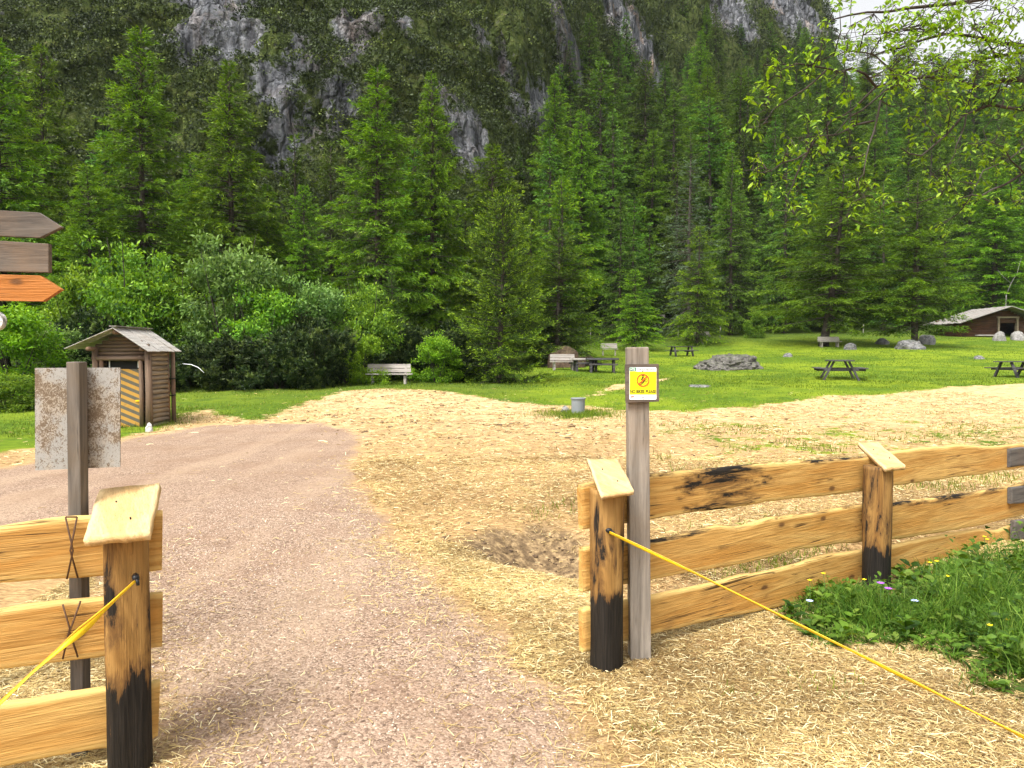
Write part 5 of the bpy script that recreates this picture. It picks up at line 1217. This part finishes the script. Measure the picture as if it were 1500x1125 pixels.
mb = MB(); mb.box(((xl + xr) / 2, dep, (ev + .4) / 2), (xr - xl, .25, ev + .4)); mb.build('back_wall', M['hut'], hu)
mb = MB()
for x in (X(1459.5), X(1487)): mb.box((x, -.06, Zh(466) / 2), (.16, .34, Zh(466)))
mb.box((X(1473), -.06, Zh(465)), (X(1489) - X(1457), .36, .16)); mb.build('door_frame', M['shed_side'], hu)
mb = MB(); mb.box((X(1437), -.55, Zh(491.3)), (1.7, .5, .1)); mb.build('doorstep', M['bench'], hu)
for side, xe, ze in ((-1, X(1393), Zh(476)), (1, X(1552), Zh(478))):
    mb = MB(); nb_ = 12
    for i in range(nb_):
        y0 = -1.2 + i * (dep + 2.2) / nb_; y1 = y0 + (dep + 2.2) / nb_ - .02; dz = .03 * (i % 2)
        mb.bar((xrg, (y0 + y1) / 2, rg + .12 + dz), (xe + .12 * math.sin(i * 2.7), (y0 + y1) / 2, ze + .12 + dz), y1 - y0, .07)
    mb.build('roof', M['roof'], hu)

# ------------------------------------------------------------------ benches and tables
def bench(px, d, w_px, label, back=True, mat='bench', rz=0.0, hseat=.44, hback=.86, legs='post'):
    b_ = at(px, d, 0); w = w_px / F * d; o = thing('bench', label, 'bench', b_, rz); m_ = M[mat]
    mb = MB(); mb.box((0, -.16, hseat), (w, .15, .05)); mb.box((0, .01, hseat), (w * 1.04, .15, .05)); mb.build('seat', m_, o, bevel=.006)
    if back:
        mb = MB(); t = Matrix.Rotation(-.12, 3, 'X'); mb.box((-.02, .13, hseat + .14), (w * .98, .04, .15), t); mb.box((-.02, .155, hseat + .31), (w * .96, .04, .16), t); mb.build('backrest', m_, o, bevel=.006)
    for s in (-1, 1):
        mb = MB(); mb.box((s * w * .36, -.1, hseat / 2 - .06), (.09, .11, hseat + .1)); mb.build('leg', m_, o, bevel=.005)
        mb = MB(); mb.box((s * w * .36, .16, (hback if back else hseat) / 2 - .06), (.09, .07, (hback if back else hseat) + .1)); mb.build('leg', m_, o, bevel=.005)
    return o
bench(570, 29.3, 66, 'grey wooden bench with backrest on the grass in front of the dark shrubs', hseat=.40, hback=.80)
bench(962, 77, 26, 'small pale bench farthest up the slope, above the sign post', hback=.75, rz=.1)
bench(1024, 66, 31, 'small pale bench by the trunk of the grey-green larch', hback=.85)
bench(1214, 60, 34, 'bench under the wide larch with the leaning trunk', hback=.85, rz=.1)
bench(892, 52, 25, 'small bench behind the old timber tables, left of the sign post', hback=.85, rz=-.1)
bench(825, 39.6, 38, 'pale bench at the left end of the old timber tables', hback=.75, rz=.15)
def log_table(px, d, w_px, label, rz=0.0, hgt=.75):
    b_ = at(px, d, 0); w = w_px / F * d; o = thing('log_table', label, 'table', b_, rz); mb = MB()
    for j in range(4): mb.box((.05 * math.sin(j * 4), -.33 + .22 * j, hgt - .05 + .01 * math.sin(j * 3)), (w, .2, .09))
    mb.build('table_top', M['bench'] if rz > 0 else M['table'], o, bevel=.01)
    for s in (-1, 1):
        for t in (-1, 1):
            mb = MB(); mb.bar((s * w * .36, t * .28, -.1), (s * w * .36, t * .22, hgt - .1), .11, .11, (0, 1, 0)); mb.build('leg', M['table'], o, bevel=.008)
    for t in (-1, 1):
        mb = MB(); mb.box((0, t * .75, .42), (w * .9, .26, .07)); mb.build('bench_plank', M['table'], o, bevel=.008)
    return o
log_table(857, 39.0, 40, 'collapsed grey timber table in the middle of the old table group', .18, .68)
log_table(882, 38.2, 46, 'dark old timber table at the right end of the old table group', -.04, .74)
def picnic(px, d, label, rz, L_=2.1, sc=1.0):
    b_ = at(px, d, 0); o = thing('picnic_table', label, 'picnic table', b_, rz); o.scale = (sc,) * 3; T = M['table']
    mb = MB()
    for i in range(5): mb.box((0, -.36 + .18 * i, .75), (L_, .165, .045))
    mb.build('table_top', M['table'], o, bevel=.006)
    for s in (-1, 1):
        mb = MB()
        for j in range(2): mb.box((0, s * (.76 + .15 * j - .05), .45), (L_, .14, .045))
        mb.build('seat', M['table'], o, bevel=.006)
        for t in (-1, 1):
            mb = MB(); mb.bar((s * L_ * .34, t * .66, -.06), (s * L_ * .34, t * .27, .72), .075, .13, (1, 0, 0)); mb.build('leg', T, o, bevel=.005)
        mb = MB(); mb.box((s * (L_ * .34 - .08), 0, .40), (.06, 1.78, .12)); mb.build('crossbar', T, o, bevel=.005)
    return o
picnic(1229, 32.5, 'dark picnic table standing alone in the middle of the sunlit meadow', math.pi / 2 - .30, 2.0, 1.08)
picnic(1490, 33.2, 'dark picnic table cut off by the right picture edge', .25, 2.0, .92)
picnic(998, 52, 'dark picnic table far back just right of the no bikes sign', .15, 2.0, .9)

# ------------------------------------------------------------------ rocks, drum, stakes
def rock(name, label, px, d, w_px, h_px, seed, mat='rock', dep=.8, rough=.35, sink=.18, group=None, sub=4):
    b_ = at(px, d, 0); w = w_px / F * d / 2; hh = h_px / F * d
    bm = bmesh.new(); bmesh.ops.create_icosphere(bm, subdivisions=sub, radius=1); V = np.array([v.co[:] for v in bm.verts])
    n = fbm(V[:, 0] * 1.3 + seed, V[:, 1] * 1.3, V[:, 2] * 1.3, seed, 4) - .5; n2 = 1 - np.abs(2 * fbm(V[:, 0] * 3.2, V[:, 1] * 3.2 + seed, V[:, 2] * 3.2, seed + 5, 3) - 1)
    V = V * (1 + rough * (2 * n) + rough * .45 * (n2 - .5))[:, None]; V = V * (1 + (.14 * (fbm(V[:, 0] * 8, V[:, 1] * 8 + seed, V[:, 2] * 8, seed + 9, 4) - .5) * 2 if sub > 4 else 0 * V[:, 0] + 0))[:, None] if sub > 4 else V; V[:, 2] = np.where(V[:, 2] > 0, np.abs(V[:, 2]) ** .8, V[:, 2] * .5)
    zt = V[:, 2].max(); V = V * np.array([w / np.abs(V[:, 0]).max(), w * dep, hh * (1 + sink) / zt])
    for v, c_ in zip(bm.verts, V): v.co = c_
    me = bpy.data.meshes.new(name); bm.to_mesh(me); bm.free(); me.polygons.foreach_set('use_smooth', np.ones(len(me.polygons), dtype=bool)); o = mesh_obj(name, me, M[mat]); o.location = b_ - Vector((0, 0, hh * sink)); return tag(o, label, 'rock', group)
rock('boulder', 'long low grey boulder lying across the meadow, largest rock in view', 1067, 41, 104, 23, 3, 'rock_big', .6, .42, sub=6)
rock('flat_stone', 'flat grey stone in the near meadow below the long boulder', 1024, 28.5, 32, 3, 7, 'rock')
rock('boulder', 'grey boulder half hidden behind the left side of the shed', 118, 21, 62, 32, 9, 'rock_big')
rock('white_stone', 'white stone at the right front foot of the shed', 217, 16.4, 12, 13, 12, 'limestone', .7, .3)
rock('rock', 'small dark rock in the grass between long boulder and lone bench', 1153, 49, 14, 6, 14)
rock('rock', 'grey rock right beside the lone bench under the leaning larch', 1245, 57, 20, 10, 15)
rock('rock', 'dark rock in the shade right of the leaning larch trunk', 1291, 63, 22, 9, 16)
rock('stone_heap', 'heap of stones round the foot of the straight-trunked larch', 1333, 56, 40, 14, 17, 'rock', .8, .5)
rock('rock', 'grey rock behind the straight-trunked larch, toward the hut', 1356, 63, 26, 14, 18)
rock('boulder', 'pale grey boulder in front of the hut doorway, left of the pair', 1463, 66, 18, 14, 19, 'pale_rock')
rock('boulder', 'pale grey boulder at the right edge in front of the hut, right of the pair', 1489, 67, 22, 14, 20, 'pale_rock')
rock('flat_stone', 'flat grey stone in the right meadow between hut and picnic table', 1433, 47, 16, 5, 21)
rock('rock', 'small pale rock at the left foot of the grey drum', 828, 20.3, 14, 9, 22, 'pale_rock')
rock('rock', 'brown upturned root and rock mass under the dark spruce by the old tables', 830, 42.5, 58, 32, 23, 'rock_brown')
rock('rock', 'dark rock behind the old timber table group', 862, 43.5, 30, 15, 24, 'rock_brown')
b_ = at(847, 19.8, -.05); dr = thing('drum', 'grey concrete drum with a lid standing in a grass patch on the straw', 'drum', b_); mb = MB(); r = 10 / F * 19.8; mb.tube([(0, 0, 0), (0, 0, .2), (0, 0, .43)], [r * .96, r * .98, r], 28); mb.build('body', M['concrete'], dr, False)
mb = MB(); mb.tube([(0, 0, .431), (0, 0, .465)], [r * 1.12, r * 1.12], 28); mb.build('lid', M['concrete'], dr, bevel=.006)
for px, py, d in ((864.5, 492, 66), (884.5, 490, 68), (992.5, 491, 72), (1054, 490, 70), (1263, 470, 76)):
    b_ = at(px, d, -.1); mb = MB(); mb.tube([(0, 0, 0), (.02, 0, 1.15)], [.045, .04], 7); o = mb.build('fence_stake', M['bench'], None, True); o.location = b_; tag(o, 'thin pale wooden stake standing in the slope meadow', 'stake', 'pale stakes along the upper meadow edge')

# ------------------------------------------------------------------ wild flowers by the fence
def flower(px, py, d, kind, label, group):
    hd = P(px, py, d); g = Vector((hd.x + RNG.normal(0, .02), d + .02, h(hd.x, d) - .01)); name = {'y': 'buttercup', 'p': 'purple_flower', 'b': 'pale_blue_flower'}[kind]
    o = thing(name, label, 'flower', g, 0, group); t = hd - g; mb = MB(); mb.tube([(0, 0, 0), t * .5 + Vector((.01, 0, 0)), t], [.003, .0022, .0018], 5); mb.build('stem', M['weed_stem'], o, True)
    mb = MB(); R = {'y': .015, 'p': .022, 'b': .022}[kind]
    for k_ in range(5 if kind == 'y' else 9):
        a = k_ * 2 * math.pi / (5 if kind == 'y' else 9); dd = Vector((math.cos(a), math.sin(a), .55 if kind == 'y' else .3)); s_ = Vector((-math.sin(a), math.cos(a), 0)); mb.add([t, t + dd * R * .6 + s_ * R * .5, t + dd * R * 1.1, t + dd * R * .6 - s_ * R * .5], [(0, 1, 2, 3)])
    mb.build('flower_head', M[{'y': 'pet_y', 'p': 'pet_p', 'b': 'pet_b'}[kind]], o, fixn=False)
M['weed_stem'] = flat_mat('flower_stem', (.07, .15, .03), .6)
for px, py, d in ((1186, 851, 4.75), (1206, 841, 4.8), (1266, 850, 4.9), (1362, 825, 5.0), (1372, 823, 5.05), (1388, 845, 4.8), (1442, 787, 5.3), (1446, 791, 5.25), (1475, 909, 4.2), (1450, 917, 4.1), (1454, 983, 3.8)): flower(px, py, d, 'y', 'yellow buttercup on a thin stem among the weeds by the right fence', 'buttercups in the weeds')
flower(1290, 855, 4.5, 'p', 'purple wild flower at the foot of the second right fence post, left one', None); flower(1301, 863, 4.45, 'p', 'purple wild flower at the foot of the second right fence post, right one', None)
flower(1186, 881, 4.7, 'b', 'pale blue flower at the left tip of the weed patch', None); flower(1340, 881, 4.5, 'b', 'pale lilac flower low in the weeds right of the second post', None)
# ------------------------------------------------------------------ air, light, camera
def haze():
    mb = MB(); mb.box((10, 95, 78), (520, 320, 170)); s = NT('haze'); s.t.nodes.remove(s.out); s.out = s.t.nodes.new('ShaderNodeOutputMaterial')
    v = s.n('VolumePrincipled', {'Color': (.88, .94, 1.0), 'Density': HAZE, 'Anisotropy': .1}); s.t.links.new(v.outputs[0], s.out.inputs['Volume'])
    tag(mb.build('haze', s.m), kind='stuff')
HAZE = .0001
haze()
w = bpy.data.worlds.new('World'); scene.world = w; w.use_nodes = True; nt = w.node_tree; nt.nodes.clear()
sky = nt.nodes.new('ShaderNodeTexSky'); sky.sky_type = 'NISHITA'; sky.sun_disc = False
SUN_EL, SUN_AZ = 58, 215      # azimuth clockwise from +Y
sky.sun_elevation = math.radians(SUN_EL); sky.sun_rotation = math.radians(SUN_AZ); sky.air_density = 1.2; sky.dust_density = 6; sky.ozone_density = 1
hs = nt.nodes.new('ShaderNodeHueSaturation'); hs.inputs['Saturation'].default_value = .09; hs.inputs['Value'].default_value = 1.12
bg = nt.nodes.new('ShaderNodeBackground'); bg.inputs['Strength'].default_value = .15
out = nt.nodes.new('ShaderNodeOutputWorld'); nt.links.new(sky.outputs[0], hs.inputs['Color']); nt.links.new(hs.outputs[0], bg.inputs[0]); nt.links.new(bg.outputs[0], out.inputs[0])
ld = bpy.data.lights.new('sun', 'SUN'); ld.energy = 2.2; ld.angle = math.radians(22); ld.color = (1, .955, .88)
lo = link(bpy.data.objects.new('sun', ld)); az, el = math.radians(SUN_AZ), math.radians(SUN_EL)
dirv = Vector((math.sin(az) * math.cos(el), math.cos(az) * math.cos(el), math.sin(el))); lo.rotation_euler = dirv.to_track_quat('Z', 'Y').to_euler(); lo.location = dirv * 30
cam = bpy.data.cameras.new('camera'); cam.sensor_width = 36; cam.lens = F / 1500 * 36; cam.clip_end = 1500; cam.clip_start = .05
co = link(bpy.data.objects.new('camera', cam)); co.location = (0, 0, CAMZ); co.rotation_euler = (math.pi / 2 - PITCH, 0, 0); scene.camera = co
vs = scene.view_settings; vs.view_transform = 'Standard'; vs.look = 'None'; vs.exposure = .9; vs.gamma = 1
try: vs.use_curve_mapping = False
except Exception: pass
cy = scene.cycles; cy.max_bounces = 6; cy.diffuse_bounces = 2; cy.glossy_bounces = 2; cy.transmission_bounces = 3; cy.volume_bounces = 0; cy.transparent_max_bounces = 6; cy.use_denoising = True
